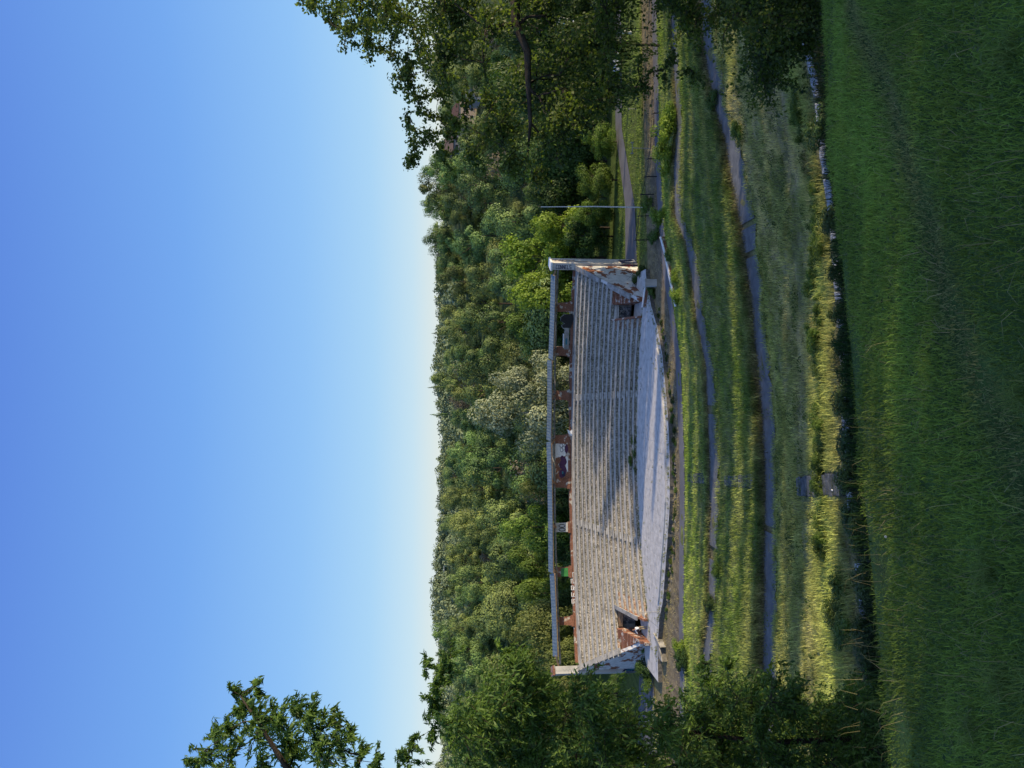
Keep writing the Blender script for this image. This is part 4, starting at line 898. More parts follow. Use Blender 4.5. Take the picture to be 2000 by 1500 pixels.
# ------------------------------------------------------------------ grass
def blades(P, h, w, lean, col, cvn=.25, tip=None, three=True):
    n=len(P); an=rng.uniform(0,2*math.pi,n); D=np.stack([np.cos(an),np.sin(an),np.zeros(n)],1); an2=rng.uniform(0,2*math.pi,n); W=np.stack([np.cos(an2),np.sin(an2),np.zeros(n)],1)*(w/2)[:,None]
    up_=np.array([0,0,1.]); 
    m=P+D*(h*lean*.3)[:,None]+up_*(h*.6)[:,None]; t=P+D*(h*lean)[:,None]+up_*(h*(1-.35*lean))[:,None]
    V=np.stack([P-W,P+W,m+W*.7,m-W*.7,t],1).reshape(-1,3)
    b=np.arange(n)*5; Q=np.stack([b,b+1,b+2,b+3],1); T=np.stack([b+3,b+2,b+4],1)
    c=col*(1+cvn*rng.normal(size=(n,1))).clip(.4,1.8); c=np.repeat(c,5,axis=0)
    return V,Q,T,c
def grass_obj(name,label,parts):
    Vs=[];Qs=[];Ts=[];Cs=[];b=0
    for V_,Q,T,c in parts: Vs.append(V_);Qs.append(Q+b);Ts.append(T+b);Cs.append(c); b+=len(V_)
    me=mesh_np(name,np.concatenate(Vs),[np.concatenate(Qs),np.concatenate(Ts)],G_mat,colr=np.concatenate(Cs)); o=add_mesh(name,me); return tag(o,label,'grass',kind='stuff')
def gz_lawn(x,y): return 22.4-.36*y+.03*hnoise(x,y,1.6)
# lawn
n=270000; y=1.0+9.8*rng.uniform(0,1,n)**.85; x=(rng.uniform(-1,1,n))*(y*.56+2.6); c_=np.interp(x,cx,cy); k=y<c_+.1; x,y=x[k],y[k]; n=len(x)
patch=hnoise(x,y,.7); path=np.exp(-((y-(4.1+.93*x+.12*np.sin(x*2)))/.26)**2)*(x>-.8)
p2=hnoise(x+3,y,2.7); lawnc=(np.array([.17,.27,.045])+np.array([.03,.02,.0])*p2[:,None].clip(0,1))*(1+.35*patch[:,None]).clip(.4,1.7); lawnc=lawnc*(1-.6*path[:,None])+np.array([.27,.24,.13])*.6*path[:,None]
h=rng.uniform(.03,.08,n)*(1+.35*patch)*(1-.55*path)
parts=[blades(np.stack([x,y,gz_lawn(x,y)-.01],1),h,rng.uniform(.003,.006,n)*(1+y*.12),rng.uniform(.2,1.1,n),lawnc)]
n=9000; y=.9+9*rng.uniform(0,1,n)**.9; x=(rng.uniform(-1,1,n))*(y*.56+1.4); tn=hnoise(x,y,1.9)>.35; k=(y<np.interp(x,cx,cy))&(tn|(rng.uniform(size=n)<.25)); x,y=x[k],y[k]; n=len(x)
parts.append(blades(np.stack([x,y,gz_lawn(x,y)],1),rng.uniform(.08,.17,n),rng.uniform(.003,.005,n),rng.uniform(.5,1.3,n),np.tile([.15,.22,.05],(n,1))))
n=800; y=rng.uniform(1,8,n); x=(rng.uniform(-1,1,n))*(y*.56+1); parts.append(blades(np.stack([x,y,gz_lawn(x,y)],1),rng.uniform(.16,.32,n),rng.uniform(.0025,.004,n),rng.uniform(.3,1.0,n),np.tile([.30,.27,.12],(n,1))))
# tussocks
for q in range(14):
    ty=random.uniform(1.6,4.6); tx=random.uniform(-.5,.5)*ty*1.0; n=170; an=rng.uniform(0,6.28,n); rr=rng.uniform(0,.11,n); x=tx+rr*np.cos(an); y=ty+rr*np.sin(an)
    parts.append(blades(np.stack([x,y,gz_lawn(x,y)],1),rng.uniform(.08,.19,n),rng.uniform(.003,.005,n),rng.uniform(.5,1.4,n),np.tile([.15,.22,.05],(n,1))))
n=3500; y=1.0+8.5*rng.uniform(0,1,n); x=(rng.uniform(-1,1,n))*(y*.56+2.2); k=(y<np.interp(x,cx,cy))&(hnoise(x+11,y*1.3,1.5)>.1); x,y=x[k],y[k]; n=len(x)
parts.append(blades(np.stack([x,y,gz_lawn(x,y)+.01],1),rng.uniform(.05,.15,n),rng.uniform(.003,.005,n),rng.uniform(1.0,2.4,n),np.tile([.30,.26,.14],(n,1))))
grass_obj('lawn_grass','long dark green grass of the shaded lawn in the foreground',parts)
# broad leaves (plantain/clover) in the lawn
n=5000; y=1.0+7*rng.uniform(0,1,n); x=(rng.uniform(-1,1,n))*(y*.56+1.2); k=(hnoise(x+7,y,1.2)>.45)&(y<np.interp(x,cx,cy)); x,y=x[k],y[k]; P=np.stack([x,y,gz_lawn(x,y)+rng.uniform(.02,.09,len(x))],1); N=unit(len(x))*.5+np.array([0,0,1]); N/=np.linalg.norm(N,axis=1)[:,None]
V_,F_,c_=leaves(P,N,.034,.6); o=add_mesh('lawn_weeds',mesh_np('lawn_weeds',V_,[F_],L_bush,cv=c_)); tag(o,'small broad-leaved weeds scattered through the foreground grass','weeds',kind='stuff')
# slope grass
def slope_grass(n, s0, s1, hr, wr, colf, keepf=None, xr=(-.56,.56), pad=4, lean=(.1,.8), per=5, spread=.12):
    y0=np.min(lines_at(np.array([0.]))[0][int(s0)]); 
    t=rng.uniform(0,1,n); X=rng.uniform(-1,1,n); S=s0+(s1-s0)*t; 
    # sample in y proportionally
    Yc,_=lines_at(np.zeros(1)); ymid=np.interp(S,np.arange(len(Yc)),Yc[:,0]); x=X*(ymid*.56+pad)
    Y,Z=lines_at(x); i=S.astype(int); f=S-i; j=np.arange(n); y=Y[i,j]*(1-f)+Y[i+1,j]*f; z=Z[i,j]*(1-f)+Z[i+1,j]*f
    z=z+.07*hnoise(x,y,1.1)+.05*hnoise(x+9,y,.4)
    if keepf is not None: k=keepf(x,y); x,y,z,S=x[k],y[k],z[k],S[k]
    col=colf(x,y,S); m=len(x)
    x=np.repeat(x,per)+rng.normal(size=m*per)*spread; y=np.repeat(y,per)+rng.normal(size=m*per)*spread; z=np.repeat(z,per)-.03; col=np.repeat(col,per,axis=0); m=len(x)
    return blades(np.stack([x,y,z],1),rng.uniform(*hr,m),rng.uniform(*wr,m),rng.uniform(*lean,m),col,.3)
zc=lambda x,y,S: zone_col(x,y,S)*np.array([1.85,2.0,1.6])
bare=lambda thr: (lambda x,y: hnoise(x,y*1.7,.5)+rng.normal(size=len(x))*.35>thr)
stair_c=PZ(552,1600,9.8); 
def nostair(x,y): 
    sx=np.interp(y,[PZ(556,1655,10.9)[1],PZ(550,1555,8.6)[1],60],[PZ(556,1655,10.9)[0],PZ(550,1555,8.6)[0],PZ(560,1390,2.4)[0]]); return np.abs(x-sx)>.55
def onroad(x,y):
    u=750+F*x/(y*math.cos(PITCH)+26.2*math.sin(PITCH)); v=1000+F*math.tan(0)+0*u
    ang=np.arctan(26.2/y)-PITCH; v=1000+F*np.tan(ang)
    return ((u>955)&(v<np.interp(u,[960,1100,1180,1250,1400,1700],[1248,1242,1228,1216,1216,1210]))&(v>np.interp(u,[960,1100,1180,1250,1400,1700],[1220,1219,1208,1198,1196,1188])))|((u<220)&(v>1225)&(v<1302))
P_=[]
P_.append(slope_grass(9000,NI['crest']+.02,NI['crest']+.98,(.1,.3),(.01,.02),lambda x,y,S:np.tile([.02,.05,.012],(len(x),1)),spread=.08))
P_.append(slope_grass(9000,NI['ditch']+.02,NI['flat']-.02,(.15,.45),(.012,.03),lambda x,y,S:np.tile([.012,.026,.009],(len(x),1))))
P_.append(slope_grass(9000,NI['slab']+.1,NI['weed']+.6,(.12,.42),(.012,.024),zc,lambda x,y:nostair(x,y)))
P_.append(slope_grass(9000,NI['weed']+.5,NI['dry']+.2,(.1,.3),(.012,.022),zc,lambda x,y:nostair(x,y)&bare(-.4)(x,y)))
P_.append(slope_grass(16000,NI['dry']+.15,NI['pAn']+.10,(.1,.36),(.015,.03),zc,bare(-.9)))
P_.append(slope_grass(26000,NI['pAr']-1.15,NI['pBn']+.10,(.14,.42),(.02,.04),zc,bare(-1.1),spread=.18))
P_.append(slope_grass(13000,NI['pBr']-1.12,NI['pCn']-.05,(.15,.40),(.025,.045),zc,bare(-1.2),spread=.2))
P_.append(slope_grass(3500,NI['pCf'],NI['toe']-.1,(.1,.25),(.02,.04),zc,bare(-.3)))
P_.append(slope_grass(16000,NI['toe']+.3,NI['y113'],(.15,.4),(.04,.07),zc,lambda x,y:((x>16)|(x<-36)|((x>13.5)&(y<88)))&~onroad(x,y),spread=.25))
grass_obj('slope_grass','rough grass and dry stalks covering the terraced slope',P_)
Vs=[];Fs=[];cvs=[];b=0
for i in range(520):
    u=random.uniform(-20,1480); v=random.uniform(1345,1600); 
    uu_=PZ(u,v,3.5); x_=uu_[0]; y_=uu_[1]
    for _ in range(6):
        z_=tz1(x_,y_); q=PZ(u,v,z_); x_,y_=q[0],q[1]
    s_=float(param(np.array([x_]),np.array([y_]))[0])
    if NI['pAn']-.05<s_<NI['pAf']+.1 or NI['pBn']-.05<s_<NI['pBf']+.1:
        if random.random()<.85: continue
    n=random.randint(25,90); r=random.uniform(.12,.42); h=random.uniform(.12,.4); D=unit(n); D[:,2]=np.abs(D[:,2]); P=np.array([x_,y_,tz1(x_,y_)])+D*np.array([r*random.uniform(1,2.2),r,h]); N=D+unit(n)*.7; N/=np.linalg.norm(N,axis=1)[:,None]
    V_,F_,c_=leaves(P,N,.085,.6,np.full(n,random.uniform(.05,.8))); Vs.append(V_);Fs.append(F_+b);cvs.append(c_); b+=len(V_)
o=add_mesh('slope_weeds',mesh_np('slope_weeds',np.concatenate(Vs),[np.concatenate(Fs)],leafmat('slope_weed_leaves',(.035,.075,.018),(.17,.22,.05),0,objvar=False),cv=np.concatenate(cvs))); tag(o,'low leafy weeds scattered over the terraced slope','weeds',kind='stuff')
n=420; x=rng.uniform(-31,12,n); t=rng.uniform(0,1,n); y=np.where(rng.uniform(size=n)<.45,cb(x)-rng.uniform(.02,.35,n),ey(x)+rng.uniform(.05,.8,n)**1.0)
kk=rng.uniform(size=n)<.12; y=np.where(kk,ey(x)+(cb(x)-ey(x))*t,y); m=9
x=np.repeat(x,m)+rng.normal(size=n*m)*.09; y=np.repeat(y,m)+rng.normal(size=n*m)*.04
V_,Q,T,c=blades(np.stack([x,y,np.full(len(x),.0)],1),rng.uniform(.05,.3,len(x)),rng.uniform(.02,.045,len(x)),rng.uniform(.2,1,len(x)),np.tile([.17,.19,.05],(len(x),1)))
me=mesh_np('stage_weeds',V_,[Q,T],G_mat,colr=c); o=add_mesh('stage_weeds',me); tag(o,'thin weeds and grass growing in the cracks and along the edges of the stage','weeds',kind='stuff')
n=260; ks_=rng.integers(0,NR,n); x=rng.uniform(-27,10,n); y=np.array([rowy((k+.0)/NR,xx)-.04 for k,xx in zip(ks_,x)]); z=ks_*rise; ok=(ks_>=KV)|((x>vomL1+.6)&(x<vomR0-.6)); x,y,z=x[ok],y[ok],z[ok]; n=len(x); m=7
x=np.repeat(x,m)+rng.normal(size=n*m)*.12; y=np.repeat(y,m); z=np.repeat(z,m)
V_,Q,T,c=blades(np.stack([x,y,z],1),rng.uniform(.08,.3,n*m),rng.uniform(.02,.045,n*m),rng.uniform(.2,1,n*m),np.tile([.14,.17,.05],(n*m,1)))
me=mesh_np('row_weeds',V_,[Q,T],G_mat,colr=c); o=add_mesh('row_weeds',me); tag(o,'thin weeds growing between the seating rows','weeds',kind='stuff')
# straw tufts at the right
for i,(u,v,z,nn,hh) in enumerate([(1180,1603,10.1,150,1.1),(1140,1606,10.2,110,.8),(1215,1598,10.0,100,.8),(735,1303,-.4,60,.8)]):
    p=PZ(u,v,z); an=rng.uniform(0,6.28,nn); rr=rng.uniform(0,.28,nn); P=np.stack([p[0]+rr*np.cos(an),p[1]+rr*np.sin(an),np.full(nn,z-.05)],1)
    V_,Q,T,c=blades(P,rng.uniform(.5,1,nn)*hh,rng.uniform(.012,.022,nn),rng.uniform(.2,.8,nn),np.tile([.34,.28,.12] if i!=1 else [.2,.24,.06],(nn,1)))
    me=mesh_np('straw_tuft',V_-np.array([p[0],p[1],z]),[Q,T],G_mat,colr=c); o=add_mesh('straw_tuft',me,None,p); tag(o,['tall straw-coloured grass tuft by the broken slab on the right','greener grass tuft left of the tall straw one','short straw tuft right of the tall one','pale grass tuft at the stage edge'][i],'grass tuft')
# ------------------------------------------------------------------ concrete strip (broken slabs) below the lawn
segs=[(1425,1310),(1298,1262),(1245,1160),(1150,1030),(1000,935),(930,905),(880,860),(835,760),(750,700),(690,560),(540,470),(400,350),(330,290),(230,170),(120,40)]
sl_lab=['broken slab of the old concrete kerb strip under the lawn crest']
slN=dict(slabN)
for i,(ua,ub) in enumerate(segs):
    ua_,ub_=ub,ua; mb=MB(); n=max(3,int((ub_-ua_)/14)); pts=[]
    for q in range(n+1):
        u=lerp(ua_,ub_,q/n); v=np.interp(u,[p[0] for p in slabN],[p[1] for p in slabN]); a=PZ(u,v-0+random.uniform(-.8,.8),10.98); b=PZ(u,v-13+random.uniform(-1,1),10.98); pts.append((a,b,random.uniform(-.02,.02)))
    for q in range(n):
        (a,b,j),(c,d,k2)=pts[q],pts[q+1]
        if False: continue
        mb.hexa([(a[0],a[1],10.5),(c[0],c[1],10.5),(d[0],d[1],10.5),(b[0],b[1],10.5)],[(a[0],a[1],11.0+j),(c[0],c[1],11.0+k2),(d[0],d[1],11.0+k2),(b[0],b[1],11.0+j)])
    m0=pts[n//2][0]; o=mb.build('kerb_slab',MT['plinth'],origin=(m0[0],m0[1],10.5),bevel=.03); tag(o,'broken slab of the old concrete kerb strip under the lawn crest','slab','broken slabs of the concrete kerb strip')
# ------------------------------------------------------------------ stairs (three flights)
def stairs(p0,p1,n,wd,label,name='stairs'):
    rt=empty(name,p1,label,'stairs')
    p0=np.array(p0);p1=np.array(p1)
    a=math.atan2(p1[0]-p0[0],p1[1]-p0[1]); L_=np.hypot(*(p1-p0)[:2])/n
    bs=MB(); N2=n*2; pp=[lerp(p0,p1,q/N2) for q in range(N2+1)]
    for q in range(N2+1): pp[q][2]=tz1(pp[q][0],pp[q][1])+.02
    ca,sa=math.cos(-a)*wd*.54,math.sin(-a)*wd*.54
    for q in range(N2):
        A_,B_=pp[q],pp[q+1]; bs.add([(A_[0]-ca,A_[1]-sa,A_[2]),(A_[0]+ca,A_[1]+sa,A_[2]),(B_[0]+ca,B_[1]+sa,B_[2]),(B_[0]-ca,B_[1]-sa,B_[2])],[(0,1,2,3)])
    bs.build('stair_base',MT['soil'],rt)  # dark sheet that shows as dark stripes between the steps
    for i in range(n):
        t=(i+.5)/n; c=lerp(p0,p1,t); c=c.copy(); c[2]=tz1(c[0],c[1])
        mb=MB(); mb.box((c[0]+random.uniform(-.03,.03),c[1],c[2]+.03),(wd+random.uniform(-.06,.06),L_*.42,.16),-a); mb.build('step',MT['stair'],rt,bevel=.015)
stairs(PZ(556,1652,10.9),PZ(549,1556,8.5),17,.78,'flight of narrow concrete steps coming down from the lawn crest')
stairs(PZ(560,1480,6.3),PZ(560,1418,3.1),15,.8,'overgrown flight of concrete steps between the upper and middle paths')
stairs(PZ(566,1380,2.3),PZ(566,1344,0.3),10,.8,'lowest overgrown flight of concrete steps below the middle path')
mb=MB(); p=PZ(541,1632,10.6); mb.tube([(p[0],p[1],p[2]),(p[0]+.02,p[1]+.1,p[2]+.05)],[.05,.045],8); mb.tube([(p[0],p[1],p[2]+.01),(p[0]+.01,p[1]+.2,p[2]+.04)],[.045,.02],8)
o=mb.build('plastic_bottle',MT['white'],origin=p); tag(o,'pale plastic bottle lying on the lowest visible step by the lawn','bottle')
# ------------------------------------------------------------------ low walls
def lowwall(name,pts,z,h,th,mat,label,capmat=None):
    P=[PZ(u,v,z) for u,v in pts]; mb=MB(); rt=empty(name,P[0],label,'wall'); cp=MB()
    for i in range(len(P)-1):
        a,b=P[i],P[i+1]; 
        if a[0]>b[0]: a,b=b,a
        mb.hexa([(a[0],a[1],z-.3),(b[0],b[1],z-.3),(b[0],b[1]+th,z-.3),(a[0],a[1]+th,z-.3)],[(a[0],a[1],z+h),(b[0],b[1],z+h),(b[0],b[1]+th,z+h),(a[0],a[1]+th,z+h)])
        cp.hexa([(a[0],a[1]-.05,z+h+.002),(b[0],b[1]-.05,z+h+.002),(b[0],b[1]+th+.05,z+h+.002),(a[0],a[1]+th+.05,z+h+.002)],[(a[0],a[1]-.05,z+h+.1),(b[0],b[1]-.05,z+h+.1),(b[0],b[1]+th+.05,z+h+.1),(a[0],a[1]+th+.05,z+h+.1)])
    mb.build('wall_body',mat,rt); cp.build('coping',capmat or MT['white'],rt); return rt
lowwall('low_wall',[(1038,1298),(1020,1303),(1004,1307),(950,1318),(902,1328)],.1,.35,.35,MT['brick'],'long low wall with a white top right of the stage')
lowwall('low_wall',[(955,1276),(900,1268)],-.4,.75,.3,MT['brick'],'short brick wall with white coping in front of the right wing wall')
mb=MB(); p=PZ(947,1284,-.5); mb.box((p[0],p[1],.2),(.8,.6,1.4),.1); mb.box((p[0],p[1],.97),(.95,.75,.1),.1); o=mb.build('stub_pier',MT['tower'],origin=p,bevel=.02); tag(o,'short white rendered pier at the end of the short brick wall','pier')
lowwall('low_wall',[(262,1287),(236,1300)],-.4,.5,.35,MT['conc'],'short crumbling wall at the left corner of the stage',MT['conc'])
lowwall('low_wall',[(250,1294),(208,1302)],-.4,.45,1.0,MT['stone'],'stone retaining wall below the left corner of the stage',MT['conc'])
# stones at stage foot
for i in range(70):
    u=random.uniform(290,900); v=np.interp(u,[p[0] for p in edge],[p[1] for p in edge])+random.uniform(1,9); p=PZ(u,v,-.4); s=random.uniform(.10,.24)
    D=unit(10)*np.array([1,.8,.6])
    if i==0:
        stm=[]
        for q in range(4):
            import bmesh
            bm=bmesh.new(); bmesh.ops.create_icosphere(bm,subdivisions=2,radius=1)
            for vv in bm.verts: vv.co*=1+random.uniform(-.18,.18); vv.co.z*=.6
            me=bpy.data.meshes.new('stone'); bm.to_mesh(me); bm.free(); me.materials.append(MT['stone']); stm.append(me)
    o=add_mesh('stone',stm[i%4],None,p); o.scale=(s,s*random.uniform(.7,1.2),s); o.rotation_euler=(0,0,random.uniform(0,6)); tag(o,'rough stone lying at the foot of the stage edge','stone','stones at the foot of the stage edge')
# ------------------------------------------------------------------ poles, fence
p=PZ(1095,1258,-1.2); top=PD(1098,1050,p[1]); rt=empty('tall_pole',p,'tall slender white pole standing right of the grandstand','pole')
mb=MB(); mb.tube([(p[0],p[1],-1.6),(p[0]-.02,p[1],5),(top[0]-.12,p[1],top[2]-.4)],[.085,.07,.045],8); mb.build('shaft',MT['white'],rt)
mb=MB(); mb.tube([(top[0]-.12,p[1],top[2]-.4),(top[0],p[1],top[2])],[.055,.03],8); mb.build('tip',MT['rust'],rt)
p=PZ(1210,1278,-.9); rt=empty('lamp_post',p,'short T-shaped post with a crossbar standing behind the fence','post')
zt_=PD(1210,1235,p[1])[2]; mb=MB(); mb.tube([(p[0],p[1],p[2]-.3),(p[0],p[1],zt_)],[.06,.045],8); mb.build('shaft',MT['metal'],rt)
mb=MB(); mb.box((p[0],p[1],zt_),(1.25,.06,.06)); mb.build('crossbar',MT['metal'],rt)
for s in (-1,1):
    mb=MB(); mb.box((p[0]+s*.62,p[1],zt_),(.08,.3,.30)); mb.build('end_plate',MT['metal'],rt)
fence=empty('fence',PZ(1150,1287,-.5),'black post and wire fence running beside the green bushes','fence')
posts=[(1279,1277,1297),(1234,1272,1291),(1190,1266,1303),(1155,1261,1288),(1120,1252,1282),(1078,1248,1270),(1031,1241,1272)]
tops=[]
for (u,vt,vb) in posts:
    p=PZ(u,vb,-.6); t=PD(u,vt,p[1]); tops.append(t); mb=MB(); mb.tube([(p[0]+.05,p[1],p[2]-.3),(t[0],t[1],t[2])],.06,6); mb.tube([(t[0]-.02,t[1]-.25,t[2]+.02),(t[0],t[1]+.35,t[2]+.05)],.04,5); mb.build('post',MT['black'],fence)
mb=MB()
for a,b in zip(tops[:-1],tops[1:]):
    mb.tube([a,lerp(a,b,.5)+np.array([0,0,-.12]),b],.03,5)
mb.build('wire',MT['black'],fence)
# handrail near left entrance
p=PZ(305,1289,0); q=PD(306,1248,p[1]+.1); rt=empty('handrail',p,'thin pale handrail post standing on the stage near the left entrance','handrail')
mb=MB(); mb.tube([(p[0],p[1],0),(p[0],p[1],q[2])],.035,6); mb.build('post',MT['metal'],rt)
mb=MB(); mb.tube([(p[0],p[1],q[2]),(p[0]-1.6,p[1]-.3,.25)],.025,6); mb.build('rail',MT['metal'],rt)
# small post by road
p=PZ(1287,1246,-2.0); mb=MB(); mb.tube([(p[0],p[1],-2.3),(p[0],p[1],-.9)],.05,6); mb.box((p[0],p[1],-.85),(.2,.08,.2)); o=mb.build('marker_post',MT['metal'],origin=(p[0],p[1],-2.3)); tag(o,'small grey marker post on the verge right of the T-shaped post','post')
# white leaning panel
p=PZ(1366,1368,1.0); mb=MB(); mb.box((p[0],p[1],p[2]+.35),(1.35,.06,.85),.2,rx=-.4,ry=.25); mb.box((p[0],p[1]+.3,p[2]+.1),(1.0,.3,.4),.2); o=mb.build('white_panel',MT['white'],origin=(p[0],p[1],1.0)); tag(o,'white panel leaning beside the upper path under the big tree','panel')
# lookout cabin on a pole
c=PD(1442,1105,104); rt=empty('lookout_cabin',(c[0],104,-2.4),'small white glazed lookout cabin raised on a pole among the trees','cabin')
w2=1.15;zb=c[2]-.95;zt2=c[2]+.95
mb=MB(); mb.tube([(c[0],104,-2.7),(c[0],104,zb-.3)],.22,10); mb.build('mast',MT['white'],rt)
mb=MB(); mb.box((c[0],104,zb-.15),(.9,.9,.3)); mb.box((c[0],104,zb+.04),(2.0,2.0,.08)); mb.build('floor',MT['white'],rt)
mb=MB(); 
for sx in (-1,1):
    for sy in (-1,1): mb.tube([(c[0]+sx*.85,104+sy*.85,zb+.08),(c[0]+sx*w2,104+sy*w2,zt2)],.05,5)
for zz,ww in ((zb+.1,.87),(lerp(zb,zt2,.45),1.0),(zt2,w2)):
    mb.tube([(c[0]-ww,104-ww,zz),(c[0]+ww,104-ww,zz),(c[0]+ww,104+ww,zz),(c[0]-ww,104+ww,zz),(c[0]-ww,104-ww,zz)],.045,5)
mb.tube([(c[0],104-1.0,zb+.1),(c[0],104-w2,zt2)],.04,5)
mb.build('frame',MT['white'],rt)
mb=MB(); mb.hexa([(c[0]-.82,104-.82,zb+.1),(c[0]+.82,104-.82,zb+.1),(c[0]+.82,104+.82,zb+.1),(c[0]-.82,104+.82,zb+.1)],[(c[0]-.98,104-.98,c[2]+.3),(c[0]+.98,104-.98,c[2]+.3),(c[0]+.98,104+.98,c[2]+.3),(c[0]-.98,104+.98,c[2]+.3)]); mb.build('glazing',MT['glass'],rt)
mb=MB(); mb.box((c[0],104,zt2+.12),(2.5,2.5,.12)); mb.box((c[0],104,zt2+.3),(1.2,1.2,.3)); mb.build('cabin_roof',MT['white'],rt)
# ------------------------------------------------------------------ car
def car(p,label,flip=-1):
    rt=empty('parked_car',p,label,'car'); x0,y0,z0=[float(q) for q in p]
    prof=[(-2.1,.35),(-2.12,.7),(-1.95,.82),(-1.2,.95),(-.55,1.38),(.5,1.45),(1.3,1.32),(1.9,.98),(2.1,.9),(2.12,.38)]
    mb=MB(); n=len(prof)
    ws=[.84,.86,.88,.88,.66,.66,.66,.84,.86,.84]
    A=[(x0+a,y0-w_,z0+b) for (a,b),w_ in zip(prof,ws)]; B=[(x0+a,y0+w_,z0+b) for (a,b),w_ in zip(prof,ws)]
    mb.add(A+B,[tuple(range(n-1,-1,-1)),tuple(range(n,2*n))]+[(i,(i+1)%n,(i+1)%n+n,i+n) for i in range(n)])
    mb.build('body',flat('car_paint',(.75,.78,.82),.25,0,.6),rt,bevel=.05)
    mb=MB(); mb.add([(x0-1.02,y0-.83,z0+.98),(x0-.5,y0-.71,z0+1.32),(x0+.42,y0-.71,z0+1.37),(x0+.42,y0-.84,z0+.98)],[(0,1,2,3)]); mb.add([(x0+.5,y0-.84,z0+.98),(x0+.5,y0-.71,z0+1.37),(x0+1.2,y0-.71,z0+1.27),(x0+1.6,y0-.83,z0+1.0)],[(0,1,2,3)]); mb.build('side_window',MT['glass'],rt)
    mb=MB(); mb.add([(x0-1.19,y0-.76,z0+.99),(x0-1.19,y0+.76,z0+.99),(x0-.6,y0+.6,z0+1.38),(x0-.6,y0-.6,z0+1.38)],[(0,1,2,3)]); mb.build('windscreen',MT['glass'],rt)
    for wx in (-1.3,1.3):
        mb=MB(); mb.tube([(x0+wx,y0-.9,z0+.33),(x0+wx,y0-.68,z0+.33)],.33,18); wh=mb.build('wheel',MT['tyre'],rt); mb=MB(); mb.tube([(x0+wx,y0-.915,z0+.33),(x0+wx,y0-.9,z0+.33)],.19,12); mb.build('rim',MT['metal'],wh)
    mb=MB(); mb.box((x0-2.04,y0-.65,z0+.66),(.12,.35,.14)); mb.build('headlight',MT['glass'],rt)
car(PZ(1386,1212,-2.2),'white car parked nose to the left in deep shade under the trees')
# ------------------------------------------------------------------ road beyond
def polyroad(name,pts,z,mat,th=.02,dz=0):
    V=[PZ(u,v,z) for u,v in pts]; mb=MB(); mb.add([(a[0],a[1],tz1(a[0],a[1])+.06+dz) for a in V],[tuple(range(len(V)))]); o=mb.build(name,mat); tag(o,kind='structure'); return o
def gridroad(name,fpts,npts,z,mat,dz=.08):
    """ribbon between far and near lines given as (u,v)"""
    us=np.linspace(fpts[0][0],fpts[-1][0],50); mb=MB(); 
    a=[PZ(u,np.interp(u,[q[0] for q in fpts],[q[1] for q in fpts]),z) for u in us]; b=[PZ(u,np.interp(u,[q[0] for q in npts],[q[1] for q in npts]),z) for u in us]
    K=6; V=[];
    for i in range(50):
        for k in range(K+1):
            p=lerp(a[i],b[i],k/K); V.append((p[0],p[1],tz1(p[0],p[1])+dz))
    Fx=[(i*(K+1)+k+1,(i+1)*(K+1)+k+1,(i+1)*(K+1)+k,i*(K+1)+k) for i in range(49) for k in range(K)]
    mb.add(V,Fx); o=mb.build(name,mat); tag(o,kind='structure')
gridroad('road',[(960,1222),(1100,1221),(1180,1210),(1250,1200),(1400,1198),(1700,1190)],[(960,1246),(1100,1240),(1180,1226),(1250,1214),(1400,1214),(1700,1208)],-2.2,MT['road'])
gridroad('side_road',[(-100,1232),(60,1236),(130,1240),(215,1244)],[(-100,1300),(60,1296),(130,1292),(215,1284)],-1.3,MT['road'])
# ------------------------------------------------------------------ houses on the hill
def house(name,u0,u1,vt,vb,D,label,wallm,roofm,rh=2.6,dep=9,wins=((.3,.62),(.7,.62),(.3,.25),(.7,.25))):
    a=PD(u0,vb,D); b=PD(u1,vt,D); x0,x1_=a[0],b[0]; z0=a[2]-3; z1=b[2]; rt=empty(name,((x0+x1_)/2,D,z0),label,'house')
    mb=MB(); mb.box(((x0+x1_)/2,D+dep/2,(z0+z1-rh)/2),(x1_-x0,dep,z1-rh-z0)); mb.build('wall',wallm,rt)
    mb=MB(); e=.6; ym=D+dep/2; zr_=z1-rh
    mb.add([(x0-e,D-e,zr_),(x1_+e,D-e,zr_),(x1_+e,D+dep+e,zr_),(x0-e,D+dep+e,zr_),(x0+1.5,ym,z1),(x1_-1.5,ym,z1)],[(3,2,1,0),(0,1,5,4),(2,3,4,5),(1,2,5),(3,0,4)]); rf=mb.build('roof',roofm,rt)
    mb=MB(); mb.box((lerp(x0,x1_,.3),ym+.8,z1),(.8,.8,1.8)); mb.build('chimney',MT['brick'],rf)
    hh=zr_-a[2]
    for (s,t) in wins:
        mb=MB(); mb.box((lerp(x0,x1_,s),D-.03,a[2]+hh*t),(1.3,.1,1.3)); wn=mb.build('window',MT['glass'],rt); mb=MB(); mb.box((lerp(x0,x1_,s),D-.1,a[2]+hh*t-.75),(1.6,.16,.12)); mb.build('sill',MT['white'],wn)
hw=stony('house_render',[(.3,(.36,.28,.20)),(.7,(.52,.41,.29))],1); hr=stony('red_roof',[(.3,(.06,.035,.03)),(.7,(.13,.07,.06))],2)
house('house',1258,1302,882,930,292,'two-storey house with ochre walls and red roof on the hill at the right',hw,hr)
house('house',1203,1240,868,905,310,'low house with dark roof and pale fascia, left of the ochre house',stony('grey_render',[(.3,(.12,.13,.16)),(.7,(.2,.21,.24))],1),stony('brown_roof',[(.3,(.10,.07,.06)),(.7,(.17,.12,.10))],2),rh=3.5)
house('house',1305,1335,905,948,280,'pale stone outbuilding right of the ochre house',stony('pale_stone',[(.3,(.35,.33,.3)),(.7,(.55,.52,.47))],1),stony('slate_roof',[(.3,(.14,.17,.2)),(.7,(.24,.28,.32))],2),rh=3)
